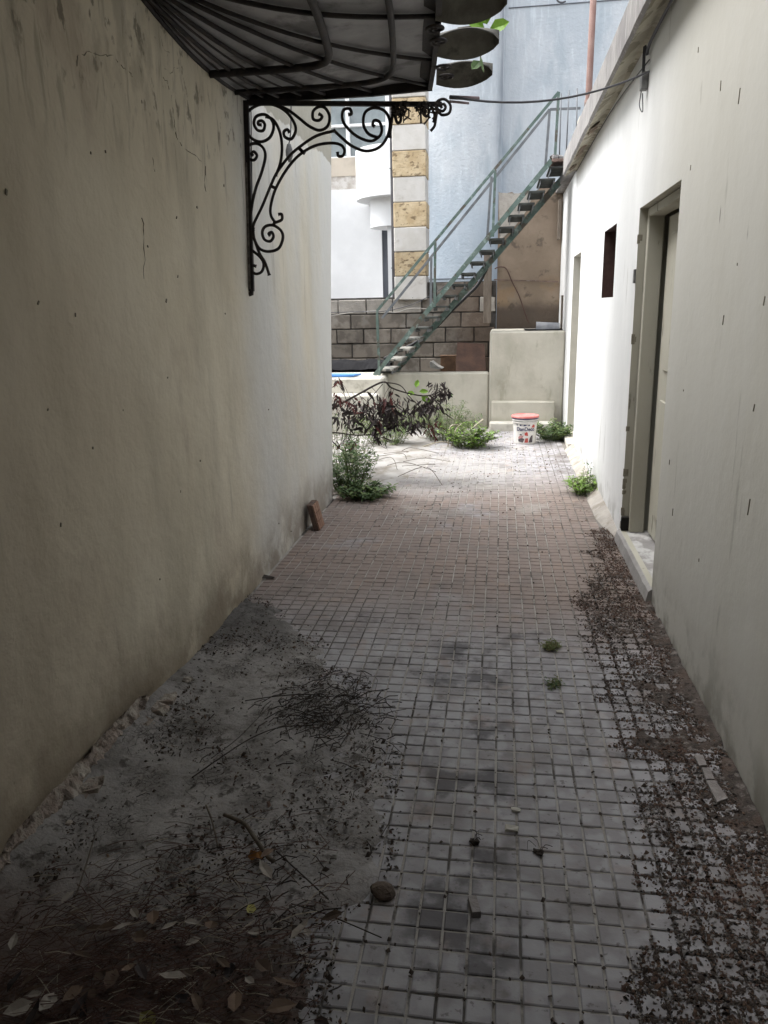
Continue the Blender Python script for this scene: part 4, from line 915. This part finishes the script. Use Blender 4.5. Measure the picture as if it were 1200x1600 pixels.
bush('moss_tuft', 'larger yellowish moss tuft growing in the paving joints', (.256, 3.28, 0), .035, .025, .03, 26, 8, .016, [moss_m, leafA])
bush('moss_tuft', 'darker moss tuft in the paving joints nearer the camera', (.243, 2.93, 0), .02, .03, .02, 18, 6, .013, [leafB, moss_m])
# straw stems leaning
S = MB()
for (x0, y0, x1, y1, x2, y2) in ((705, 700, 712, 672, 722, 662), (712, 698, 735, 672, 755, 655), (700, 702, 703, 668, 716, 664), (640, 705, 690, 690, 715, 700)):
    a, b, c = atY(x0, y0, 8.5), atY(x1, y1, 8.5), atY(x2, y2, 8.6); S.tube(catmull([a, b, c], 5), .007, 5)
tag(S.build('dead_stems', straw_m), 'bundle of pale dead stalks sticking out beside the rounded green weed', 'dead stems')

# withered branch
BY = 6.75
wbr = thing('withered_branch', 'withered branch with drooping purple brown leaves reaching out from the left', 'branch', atY(523, 640, BY))
def br(pts, r0): t = MB(); q = catmull([atY(x, y, BY+dy) for x, y, dy in pts], 6); t.tube(q, [r0*(1-.6*k/len(q)) for k in range(len(q))], 6); t.build('stem', twigd_m, wbr); return q
B1 = br([(470, 660, .05), (505, 645, 0), (525, 635, 0), (560, 616, 0), (598, 597, .05), (612, 606, .1), (640, 615, .1), (670, 618, .15), (700, 606, .2)], .012)
B2 = br([(598, 597, .05), (625, 602, 0), (640, 620, -.05), (655, 635, -.05)], .007)
B3 = br([(480, 678, 0), (523, 676, 0), (560, 680, 0), (600, 675, .05), (625, 660, .1)], .008)
B4 = br([(510, 680, 0), (530, 700, 0), (545, 712, .0)], .007)
B5 = br([(598, 600, 0), (565, 640, 0), (560, 655, 0)], .004)
lm = {}
for key, mt in (('d', leafD), ('r', leafR), ('b', leafBr)):
    for v in range(3):
        t = MB(); leaf_quad(t, Vector((0, 0, 0)), Vector((0, .15+.1*v, -1)), .088+.010*v, .022+.003*v, 0, .1, Vector((0, 1, .2))); o = t.build('leaf', mt); lm[(key, v)] = o.data; bpy.data.objects.remove(o)
cl = [(540, 652, 14, 18, 'd', 24), (565, 655, 18, 22, 'd', 34), (552, 640, 10, 20, 'r', 10), (600, 645, 22, 28, 'd', 62), (612, 665, 20, 18, 'd', 36), (590, 672, 12, 14, 'd', 16), (592, 690, 8, 8, 'd', 8),
      (600, 635, 12, 14, 'r', 14), (588, 665, 8, 12, 'r', 8), (648, 668, 12, 14, 'd', 24), (655, 645, 14, 14, 'd', 22), (676, 640, 14, 16, 'd', 24), (690, 622, 12, 12, 'd', 24), (684, 608, 10, 8, 'd', 8), (676, 678, 5, 14, 'b', 10), (682, 672, 8, 10, 'b', 6), (642, 664, 5, 6, 'r', 3),
      (526, 630, 5, 26, 'r', 22), (530, 605, 4, 8, 'r', 6), (548, 700, 16, 8, 'b', 8), (536, 700, 8, 6, 'b', 5), (545, 668, 14, 10, 'd', 12)]
cnt = 0
for (x, y, rx, ry, key, n) in cl:
    for i in range(n):
        if cnt >= 298: break
        cnt += 1
        p = atY(x+random.gauss(0, rx*.8), y+random.gauss(0, ry*.38)-9, BY+random.uniform(-.12, .16))
        o = bpy.data.objects.new('leaf', lm[(key, random.randrange(3))]); col.objects.link(o); o.parent = wbr; o.location = p-wbr.location
        s = random.uniform(.6, 1.15); o.scale = (s, s, s); o.rotation_euler = (random.gauss(0, .65), random.gauss(0, .65), random.uniform(0, 6.28))
t = MB()
for i in range(620):
    x, y, rx, ry, key, n = random.choices(cl, [q[5] for q in cl])[0]; p = atY(x+random.gauss(0, rx*.9), y+random.gauss(0, ry*.5)-8, BY+random.uniform(-.14, .2))
    leaf_quad(t, p, Vector((random.gauss(0, .8), random.gauss(0, .8), -1)), random.uniform(.04, .085), random.uniform(.010, .022), 1 if key in 'rb' and random.random() < .7 else 0, .1, Vector((random.gauss(0, 1), random.gauss(0, 1), .2)))
tag(t.build('small_leaves', [leafD, leafR], wbr), kind='stuff')
t = MB()
for i in range(90):    # fine twiglets tying the leaf clusters to the branch
    x, y, rx, ry, key, n = random.choice(cl); a = atY(x+random.gauss(0, rx*.5), y+random.gauss(0, ry*.5)-4, BY+random.uniform(-.1, .1)); b = min(B1+B2+B3, key=lambda q: (q-a).length)
    t.tube([b, b.lerp(a, .5)+Vector((0, 0, .02)), a], [.003, .002, .0012], 4)
tag(t.build('twiglets', twigd_m, wbr), kind='stuff')
t = MB()
for (x, y, dx, dz) in ((648, 615, -1, .1), (655, 612, 1, .1), (660, 622, 1, -.3), (650, 606, .2, 1), (658, 620, .8, -.6)):
    leaf_quad(t, atY(x, y, BY+.1), Vector((dx, .3, dz)), .085, .045, 0, .1, Vector((0, -1, .4)))
gs = t.build('green_sprig', leafC); tag(gs, 'few fresh green leaves among the withered branch', 'sprig')
# bare twigs over the bright ground
t = MB()
for k in range(9):
    x, y = random.uniform(560, 640), random.uniform(700, 760); a = atZ(x, y, .06); 
    t.tube(catmull([a, a+Vector((random.uniform(.1, .3), random.uniform(-.2, .2), .05)), a+Vector((random.uniform(.2, .5), random.uniform(-.3, .3), -.03))], 5), .003, 4)
tag(t.build('bare_twigs', twig_m), 'thin bare twigs arching over the pale ground beside the weeds', 'twigs', kind='stuff')
# vine leaves above canopy
vn = thing('vine_shoot', 'bright green leafy shoot growing over the canopy petals', 'plant', (-.1, 3.9, 2.72))
def vp(x, y, Y=3.95): return atY(x, y, Y)
t = MB(); t.tube(catmull([vp(715, 45), vp(740, 42), vp(758, 46), vp(764, 47)], 4), .005, 6); t.tube(catmull([vp(745, 42), vp(752, 95), vp(757, 112)], 4), .003, 5); t.build('stem', twig_m, vn)
for (x0, y0, x1, y1, wd, mt) in ((764, 47, 796, 32, .062, leafC), (761, 38, 756, 15, .05, leafC), (757, 44, 727, 24, .06, leafC), (742, 34, 716, 20, .05, leafC), (750, 95, 737, 107, .045, leafB), (750, 88, 756, 112, .012, leafB), (700, 20, 722, 26, .05, leafC)):
    a, b = vp(x0, y0), vp(x1, y1, 3.9); t = MB(); leaf_quad(t, a, b-a, (b-a).length, wd, 0, .05, Vector((0, -1, .25))); t.build('leaf', mt, vn)

# ================================================================ OBJECTS ON THE GROUND
# bucket
bc = atZ(820, 694, 0); bc = Vector((bc.x, bc.y+.10, 0))
bk = thing('paint_bucket', 'white plastic paint bucket with faded red lid and printed label standing in the yard', 'bucket', bc)
def lathe(c, prof, n=32, mi=0, mb=None, mis=None):
    t = mb or MB(); t.smooth = True
    V = [c+Vector((r_*math.cos(2*math.pi*k/n), r_*math.sin(2*math.pi*k/n), z)) for r_, z in prof for k in range(n)]
    for i in range(len(prof)-1):
        t.add([V[i*n+k] for k in range(n)]+[V[(i+1)*n+k] for k in range(n)], [(k, (k+1) % n, n+(k+1) % n, n+k) for k in range(n)], mis[i] if mis else mi)
    return t
H = .315
lathe(bc, [(0, .004), (.112, .004), (.116, .0), (.119, .01), (.132, .232), (.143, .236), (.143, .243), (.134, .246), (.135, .262), (.146, .265), (.146, .275), (.138, .278), (.139, H-.03)], mis=None).build('body', bwhite_m, bk)
lathe(bc, [(.138, H-.034), (.149, H-.034), (.149, H-.024), (.140, H-.022)]).build('blue_rim', bblue_m, bk)
lid = lathe(bc, [(.141, H-.022), (.153, H-.022), (.154, H-.006), (.150, H), (.138, H), (.134, H-.006), (0, H-.006)]); lid.build('lid', bred_m, bk)
t = MB(); V = [bc+Vector((.147*math.cos(a), .147*math.sin(a), .268)) for a in np.linspace(math.pi*1.02, 1.98*math.pi, 16)]
V = [Vector((v.x, v.y-.012*math.sin((i/15)*math.pi), v.z-.005-.03*math.sin(i/15*math.pi)*0)) for i, v in enumerate(V)]; t.tube(V, .0025, 5); t.build('wire_handle', metalb_m, bk)
def rad(z): return .1185+(z-.01)*.0585
def cyl(u, z, e=.0015):   # u = arc metres to the right of the side facing the passage
    r_ = rad(z)+e; a = -math.pi/2+u/r_+(-.05); return bc+Vector((r_*math.cos(a), r_*math.sin(a), z))
def patch(name, poly, m_, e=.0015, par=bk):
    cu = sum(p[0] for p in poly)/len(poly); cz_ = sum(p[1] for p in poly)/len(poly); t = MB(); K = 4; n = len(poly)
    dens = []
    for i in range(n):
        a, b = poly[i], poly[(i+1) % n]
        for q in range(K): dens.append((a[0]+(b[0]-a[0])*q/K, a[1]+(b[1]-a[1])*q/K))
    V = [cyl(cu, cz_, e)]
    for s in (.5, 1): V += [cyl(cu+(u-cu)*s, cz_+(z-cz_)*s, e) for u, z in dens]
    m_n = len(dens); t.add(V, [(0, 1+i, 1+(i+1) % m_n) for i in range(m_n)]+[(1+i, 1+m_n+i, 1+m_n+(i+1) % m_n, 1+(i+1) % m_n) for i in range(m_n)]); return t.build(name, m_, par)
patch('label_band', [(-.098, .208), (.10, .206), (.105, .222), (-.098, .226)], bblue_m)
patch('label_print', [(.075, .19), (.125, .185), (.125, .215), (.10, .222)], bprint_m, .0022)
patch('label_print', [(.005, .10), (.042, .095), (.036, .125), (.026, .143), (.012, .135), (-.002, .12)], bprint_m)
patch('label_print', [(.0, .02), (.04, .02), (.042, .07), (.01, .07)], bprint_m)
patch('label_print', [(-.07, .03), (-.02, .02), (.0, .06), (-.03, .075), (-.075, .055)], bdark_m)
patch('label_print', [(-.07, .06), (-.02, .075), (-.01, .098), (-.05, .10), (-.075, .08)], bpink_m, .002)
patch('label_print', [(-.058, .102), (-.03, .102), (-.034, .117), (-.054, .117)], bdark_m, .002)
patch('label_print', [(.045, .02), (.095, .02), (.10, .10), (.08, .10), (.06, .07)], bdark_m)
fc = bpy.data.curves.new('txt', 'FONT'); fc.body = 'DanDeco'; fc.size = .060; fc.align_x = 'CENTER'; fc.offset = .0012; fo = bpy.data.objects.new('txt', fc); col.objects.link(fo)
dg = bpy.context.evaluated_depsgraph_get(); tm = bpy.data.meshes.new_from_object(fo.evaluated_get(dg)); bpy.data.objects.remove(fo)
for v in tm.vertices: q = cyl(v.co.x*.92+.012, .152+v.co.y, .0032)-bc; v.co = q
tm.materials.clear(); tm.materials.append(bblue_m); to = bpy.data.objects.new('lettering', tm); col.objects.link(to); to.parent = bk

# terracotta tile leaning on the left wall
tb = atZ(497, 831, 0); tl = thing('terracotta_tile', 'grooved terracotta tile leaning upright against the left wall', 'tile', (XL+.08, 5.02, 0)); HT = .185
t = MB(); x0, x1 = XL+.065, XL+.135
V = []
for (y0, y1, zz) in ((5.06, 5.22, 0), (5.06, 5.22, HT)):
    lean = -.045 if zz else 0
    V += [(x0+lean, y0, zz), (x1+lean-.035, y0, zz), (x1+lean-.035, y1, zz), (x0+lean, y1, zz)]
t.add(V, [(3, 2, 1, 0), (4, 5, 6, 7), (0, 1, 5, 4), (1, 2, 6, 5), (2, 3, 7, 6), (3, 0, 4, 7)]); t.build('body', redside_m, tl)
for i in range(3):
    for k in range(3):
        y0 = 5.064+i*.052; z0 = .006+k*.060; xx = lambda z: x1-.035-.045*z/HT+.001
        t = MB(); V = [(xx(z0), y0, z0), (xx(z0), y0+.047, z0), (xx(z0+.054), y0+.047, z0+.054), (xx(z0+.054), y0, z0+.054)]
        t.add(V+[(x+.008, y, z) for x, y, z in V], [(4, 5, 6, 7), (0, 1, 5, 4), (1, 2, 6, 5), (2, 3, 7, 6), (3, 0, 4, 7)]); t.build('square_face', redtile_m, tl)

def rock(name, label, cat, c, s, m_, flat_=.6, seed=0):
    t = MB(); t.smooth = False; V = []; c = Vector(c); n1, n2 = 6, 9
    for i in range(n1+1):
        th = math.pi*i/n1
        for k in range(n2):
            ph = 2*math.pi*k/n2; d = Vector((math.sin(th)*math.cos(ph)*s[0], math.sin(th)*math.sin(ph)*s[1], math.cos(th)*s[2])); V.append(c+d*(1+.35*N3(d.x*30+seed, d.y*30, d.z*30, 1))+Vector((0, 0, s[2]*.8)))
    t.add(V, [(i*n2+k, i*n2+(k+1) % n2, (i+1)*n2+(k+1) % n2, (i+1)*n2+k) for i in range(n1) for k in range(n2)])
    o = t.build(name, m_); return tag(o, label, cat)
rock('earth_clod', 'brown earth clod lying at the edge of the mud crust', 'clod', atZ(598, 1400), (.035, .028, .02), clay_m)
rock('mortar_lump', 'broad grey mortar lump near the left wall foot', 'stone', atZ(215, 1150), (.03, .025, .018), stone_m, seed=4)
# cigarette-sized masonry fragment
t = MB(); c = atZ(741, 1422); d = Vector((-.25, 1, 0)).normalized(); t.bar(c-d*.028+Vector((0, 0, .010)), c+d*.028+Vector((0, 0, .010)), .022, .02); tag(t.build('masonry_fragment', stone_m), 'small grey oblong masonry fragment lying on the near tiles', 'stone')
for lab, px, py, s in (('flat pale cement chip on the tiles above the dark twig knot', 800, 1297, .02), ('thin pale cement flake lying further up the tiles', 806, 1267, .013), ('tiny white chip on a tile joint in the middle of the passage', 874, 1114, .013)):
    c = atZ(px, py); t = MB(); t.bbox(c.x-s, c.x+s, c.y-s*.5, c.y+s*.5, .0, .009, .002, j=.003); tag(t.build('cement_chip', step_m), lab, 'stone chip')
# cement strip in the litter at right
sp_ = thing('cement_strip', 'worn pale cement strip showing through the litter on the right', 'cement patch', atZ(1112, 1220))
Q = [(1090, 1190), (1100, 1205), (1115, 1225), (1128, 1250)]
for (poly) in (((1084, 1184), (1098, 1184), (1104, 1200), (1092, 1201)), ((1096, 1204), (1108, 1204), (1116, 1222), (1103, 1222)), ((1103, 1224), (1117, 1224), (1137, 1252), (1120, 1258))):
    V = [atZ(x, y, .002) for x, y in poly]; t = MB(); t.add(V+[v+Vector((0, 0, .012)) for v in V], [(3, 2, 1, 0), (4, 5, 6, 7), (0, 1, 5, 4), (1, 2, 6, 5), (2, 3, 7, 6), (3, 0, 4, 7)]); t.build('cement_piece', stone_m, sp_)
c = atZ(412, 904); t = MB(); t.add([c+Vector(v) for v in ((-.13, -.02, .004), (-.05, -.03, .012), (.06, -.015, .006), (.07, .0, .012), (-.04, .03, .022), (-.10, .02, .012))], [(0, 1, 4, 5), (1, 2, 3, 4)]); 
tag(t.build('bark_strip', twigd_m), 'curled dark bark strip lying beside the left wall', 'bark')

# ---- litter built as many small pieces
def scatter(name, C_, S_, mats, mi, label=None, cat='litter', zb=0., asp=.5, tilt=.35):
    mb = MB(); V = []; Fc = []; Mi = []
    for (x, y), s, k in zip(C_, S_, mi):
        a = random.uniform(0, 6.283); ca, sa = math.cos(a)*s, math.sin(a)*s; q = asp*random.uniform(.6, 1.3); t1, t2 = random.gauss(0, tilt)*s, random.gauss(0, tilt)*s
        z = zb(x, y)+s*.25 if callable(zb) else zb+s*.25
        b = len(V); V += [(x-ca, y-sa, z-t1), (x+sa*q, y-ca*q, z-t2+s*.25), (x+ca, y+sa, z+t1), (x-sa*q, y+ca*q, z+t2+s*.15), (x, y, z+s*.35)]
        Fc += [(b, b+1, b+4), (b+1, b+2, b+4), (b+2, b+3, b+4), (b+3, b, b+4)]; Mi += [k]*4
    me = bpy.data.meshes.new(name); me.from_pydata(V, [], Fc)
    for m_ in mats: me.materials.append(m_)
    me.polygons.foreach_set('material_index', Mi); me.update(); o = bpy.data.objects.new(name, me); col.objects.link(o)
    return tag(o, label, cat, kind='stuff')
C_, S_, K_ = [], [], []
tries = 0
while len(C_) < 38000 and tries < 700000:
    tries += 1; y = 1.0+4.3*random.random()**1.25; x = random.uniform(.0, .795)
    d = husk_p(x, y)
    p = smooth(-.02, .12, d)*(.35+.75*smooth(-.25, .25, N3(x, y, 9, 6)))*(1-.6*smooth(.62, .8, x)*smooth(3.0, 2.0, y)*0)
    inj = min(((x-.012)/P) % 1, 1-((x-.012)/P) % 1) < .11 or min((y/P) % 1, 1-(y/P) % 1) < .11
    if inj: p *= 2.2
    else: p *= .30+.9*smooth(.0, .22, N3(x, y, 21, 7)+.3*smooth(3.3, 3.9, y)+.25*smooth(.55, .72, x)*smooth(1.8, 2.4, y))
    p *= 1-.75*smooth(3.4, 4.6, y)*smooth(.0, .3, abs(x-.62))
    if random.random() < p:
        C_.append((x, y)); S_.append(min(.015, .0024+abs(random.gauss(0, .0030)))); rd = smooth(-.05, .35, N3(x, y, 12, 3)+.12*smooth(.55, .35, x)+.3*smooth(3.2, 4, y))
        K_.append(random.choices((0, 1, 2, 3), (3-2.3*rd, 1.2+rd, .6+2.5*rd, .8-.5*rd))[0])
scatter('fallen_seed_husks', C_, S_, [ch1, ch2, ch3, ch4], K_, 'band of brown seed husks and crumbs along the foot of the white wall')
def mz(x, y):
    return .012 if x < mud_edge(y)-.05 else .001
C_, S_, K_ = [], [], []
while len(C_) < 12000:
    y = 1.05+2.9*random.random()**1.3; x = random.uniform(XL, -.1)
    if x > mud_edge(y)+.02: continue
    p = .10+.9*smooth(.0, .45, N3(x, y, 4, 3.3)+.35*math.exp(-(((x+.62)/.25)**2+((y-2.62)/.25)**2))+.2*smooth(-1.0, -1.3, x)+.35*smooth(1.7, 1.3, y))
    if random.random() < p: C_.append((x, y)); S_.append(min(.014, .0018+abs(random.gauss(0, .0036)))); K_.append(random.choices((0, 1, 2, 3), (5, 1.2, .4, 1.2))[0])
scatter('mud_crumbs', C_, S_, [ch1, ch2, ch3, ch4], K_, 'dark crumbs and seeds scattered over the dried mud on the left', zb=mz)
C_, S_, K_ = [], [], []
for i in range(900):
    y = 1.2+4*random.random()**1.4; x = random.uniform(-.35, .5)
    if random.random() < .6: x = round((x-.012)/P)*P+.012+random.gauss(0, .002)
    else: y = round(y/P)*P+random.gauss(0, .002)
    if x < mud_edge(y): continue
    C_.append((x, y)); S_.append(random.choice((random.uniform(.002, .004), random.uniform(.003, .0075)))); K_.append(0)
scatter('joint_seeds', C_, S_, [ch1, ch2, ch3, ch4], K_, 'small dark seeds lodged in the joints of the middle paving', asp=.8)
C_, S_, K_ = [], [], []
for i in range(1500):
    y = random.uniform(5.2, 9.7); x = random.uniform(-.9, .78)
    if N3(x, y, 2, 2.2) < .0 and random.random() < .8: continue
    C_.append((x, y)); S_.append(random.uniform(.004, .012)); K_.append(random.choice((1, 1, 2, 3)))
scatter('yard_litter', C_, S_, [ch1, ch2, ch3, ch4], K_, 'dry brown plant litter on the paving near the bucket')
# needles pile + twigs
t = MB()
for i in range(1900):
    y = 1.05+.75*abs(random.gauss(0, .45)); x = random.gauss(-.78, .22)
    if x < XL+.02 or x > -.36 or y > 1.95: continue
    a = random.gauss(.35, .6); L_ = random.uniform(.03, .11); z = .024+.03*smooth(1.65, 1.2, y)*random.random()+.004
    p0 = Vector((x-math.cos(a)*L_/2, y-math.sin(a)*L_/2, z)); p1 = Vector((x+math.cos(a)*L_/2, y+math.sin(a)*L_/2, z+random.uniform(-.01, .015)))
    t.tube([p0, (p0+p1)/2+Vector((random.uniform(-.004, .004), 0, .006)), p1], random.uniform(.0006, .0013), 3, cap=False, mi=random.choice((0,)*9+(1,)))
tag(t.build('needle_pile', [needle_m, straw_m]), 'pile of dry brown needles in the near left corner', 'needles', kind='stuff')
t = MB()
for i in range(560):
    if i < 430: x, y = random.gauss(-.60, .13), random.gauss(2.60, .15)
    elif i < 460: x, y = random.uniform(-1.1, -.3), random.uniform(1.7, 2.9)
    else: x, y = random.gauss(-.62, .12), random.gauss(1.62, .13)
    if x > mud_edge(y)+.05: continue
    a = random.gauss(.3, 1.1); L_ = random.uniform(.02, .13)*random.uniform(.3, 1); z = .018
    p0 = Vector((x-math.cos(a)*L_/2, y-math.sin(a)*L_/2, z)); p1 = Vector((x+math.cos(a)*L_/2, y+math.sin(a)*L_/2, z+random.uniform(0, .02)))
    t.tube([p0, (p0+p1)/2+Vector((random.uniform(-.01, .01), random.uniform(-.01, .01), .008)), p1], random.uniform(.0008, .002), 4, cap=False)
tag(t.build('twig_tangle', twigd_m), 'tangle of fine dark twigs on the dried mud', 'twigs', kind='stuff')
for lab, pts, r_, mt in (
    ('forked brown stick lying across the mud by the orange leaf', [(350, 1273), (372, 1282), (385, 1290), (400, 1312), (420, 1340), (428, 1345)], .0065, twig_m),
    ('long thin twig crossing the near tiles edge', [(455, 1412), (500, 1425), (545, 1443), (596, 1465)], .0017, twigd_m),
    ('straight dark twig above the orange leaf', [(432, 1330), (470, 1365), (513, 1405)], .0022, twigd_m),
    ('long arched dark twig on the mud under the twig tangle', [(383, 1095), (430, 1088), (470, 1085), (500, 1086)], .0022, twigd_m),
    ('thin slanting twig at the left of the twig tangle', [(330, 1185), (370, 1155), (400, 1125), (424, 1100)], .0014, twigd_m),
    ('long curved dark twig running through the twig tangle', [(300, 1215), (350, 1180), (395, 1152), (440, 1136), (490, 1134)], .0022, twigd_m),
    ('long bent straw lying by the left wall', [(105, 1432), (120, 1395), (135, 1350), (150, 1300)], .0022, twig_m),
    ('short upright twig beside the forked stick', [(322, 1258), (332, 1285), (341, 1325)], .003, twig_m)):
    wire('twig', [atZ(x, y, .022+.004*i) for i, (x, y) in enumerate(pts)], r_, mt, lab, 'twig', 5)
# knots of dark twig on the tiles
for lab, px, py in (('dark knot of twigs and seed on the near middle tiles', 742, 1318), ('dark seed cluster with a stalk on the tiles', 842, 1335)):
    t = MB(); c = atZ(px, py)
    a0 = random.uniform(0, 3.1)
    for k in range(4):
        a = a0+random.gauss(0, .35); L_ = random.uniform(.02, .055); e = c+Vector((random.gauss(0, .012), random.gauss(0, .012), .005)); a2 = a+random.gauss(0, .9)
        t.tube(catmull([e, e+Vector((math.cos(a)*L_*.5, math.sin(a)*L_*.5, random.uniform(.002, .016))), e+Vector((math.cos(a)*L_*.5+math.cos(a2)*L_*.5, math.sin(a)*L_*.5+math.sin(a2)*L_*.5, .003))], 4), random.uniform(.0006, .0014), 4)
    t.smooth = False; t.bbox(c.x-.009, c.x+.011, c.y-.010, c.y+.006, .0, .014, .004, j=.004); t.bbox(c.x-.016, c.x-.002, c.y-.002, c.y+.012, .0, .010, .003, j=.003); tag(t.build('twig_knot', twigd_m), lab, 'twig')
# leaves on the ground
def ground_leaf(px, py, ln, wd, mt, label, group=None, z=.03, name='fallen_leaf'):
    c = atZ(px, py, z); t = MB(); a = random.uniform(0, 6.28); d = Vector((math.cos(a), math.sin(a), random.uniform(-.05, .2)))
    leaf_quad(t, c-d*ln/2, d, ln, wd, 0, random.uniform(-.15, .2), Vector((random.gauss(0, .3), random.gauss(0, .3), 1))); return tag(t.build(name, mt), label, 'leaf', group)
ground_leaf(392, 1421, .042, .024, leafY, 'yellow green oval leaf below the orange one on the litter')
ground_leaf(397, 1455, .045, .026, leafP, 'pale dry leaf just under the yellow green one')
ground_leaf(230, 1592, .06, .035, leafY, 'yellowish leaf at the bottom edge of the needle pile', z=.05)
t = MB(); c = atZ(402, 1338, .02); n = 9
V = [c+Vector((0, 0, .016))]+[c+Vector((math.cos(2*math.pi*k/n)*.025*(1+.2*math.sin(3*k)), math.sin(2*math.pi*k/n)*.02, .004+.008*math.sin(k*2))) for k in range(n)]
t.add(V, [(0, 1+k, 1+(k+1) % n) for k in range(n)]); tag(t.build('curled_leaf', leafO), 'curled orange brown leaf beside the forked stick', 'leaf')
G = 'dead leaves on the needle litter'
for i in range(46):
    px, py = random.uniform(20, 520), 1600-170*abs(random.gauss(0, .5))
    if px < 0 or (py < 1450 and px < 60): continue
    ground_leaf(px, py, random.uniform(.03, .07), random.uniform(.016, .035), random.choice((leafBr, leafBr, leafP, leafD)), 'dry brown leaf lying in the needle litter at the bottom left', G, z=.05+.02*random.random())
G2 = 'small pale leaves on the mud'
for px, py in ((105, 1400), (210, 1425), (300, 1470), (480, 1455), (475, 1490), (300, 1440), (140, 1435), (250, 1548)):
    ground_leaf(px, py, random.uniform(.025, .045), .02, leafP, 'pale dry leaf scrap on the mud near the left wall', G2, z=.045)
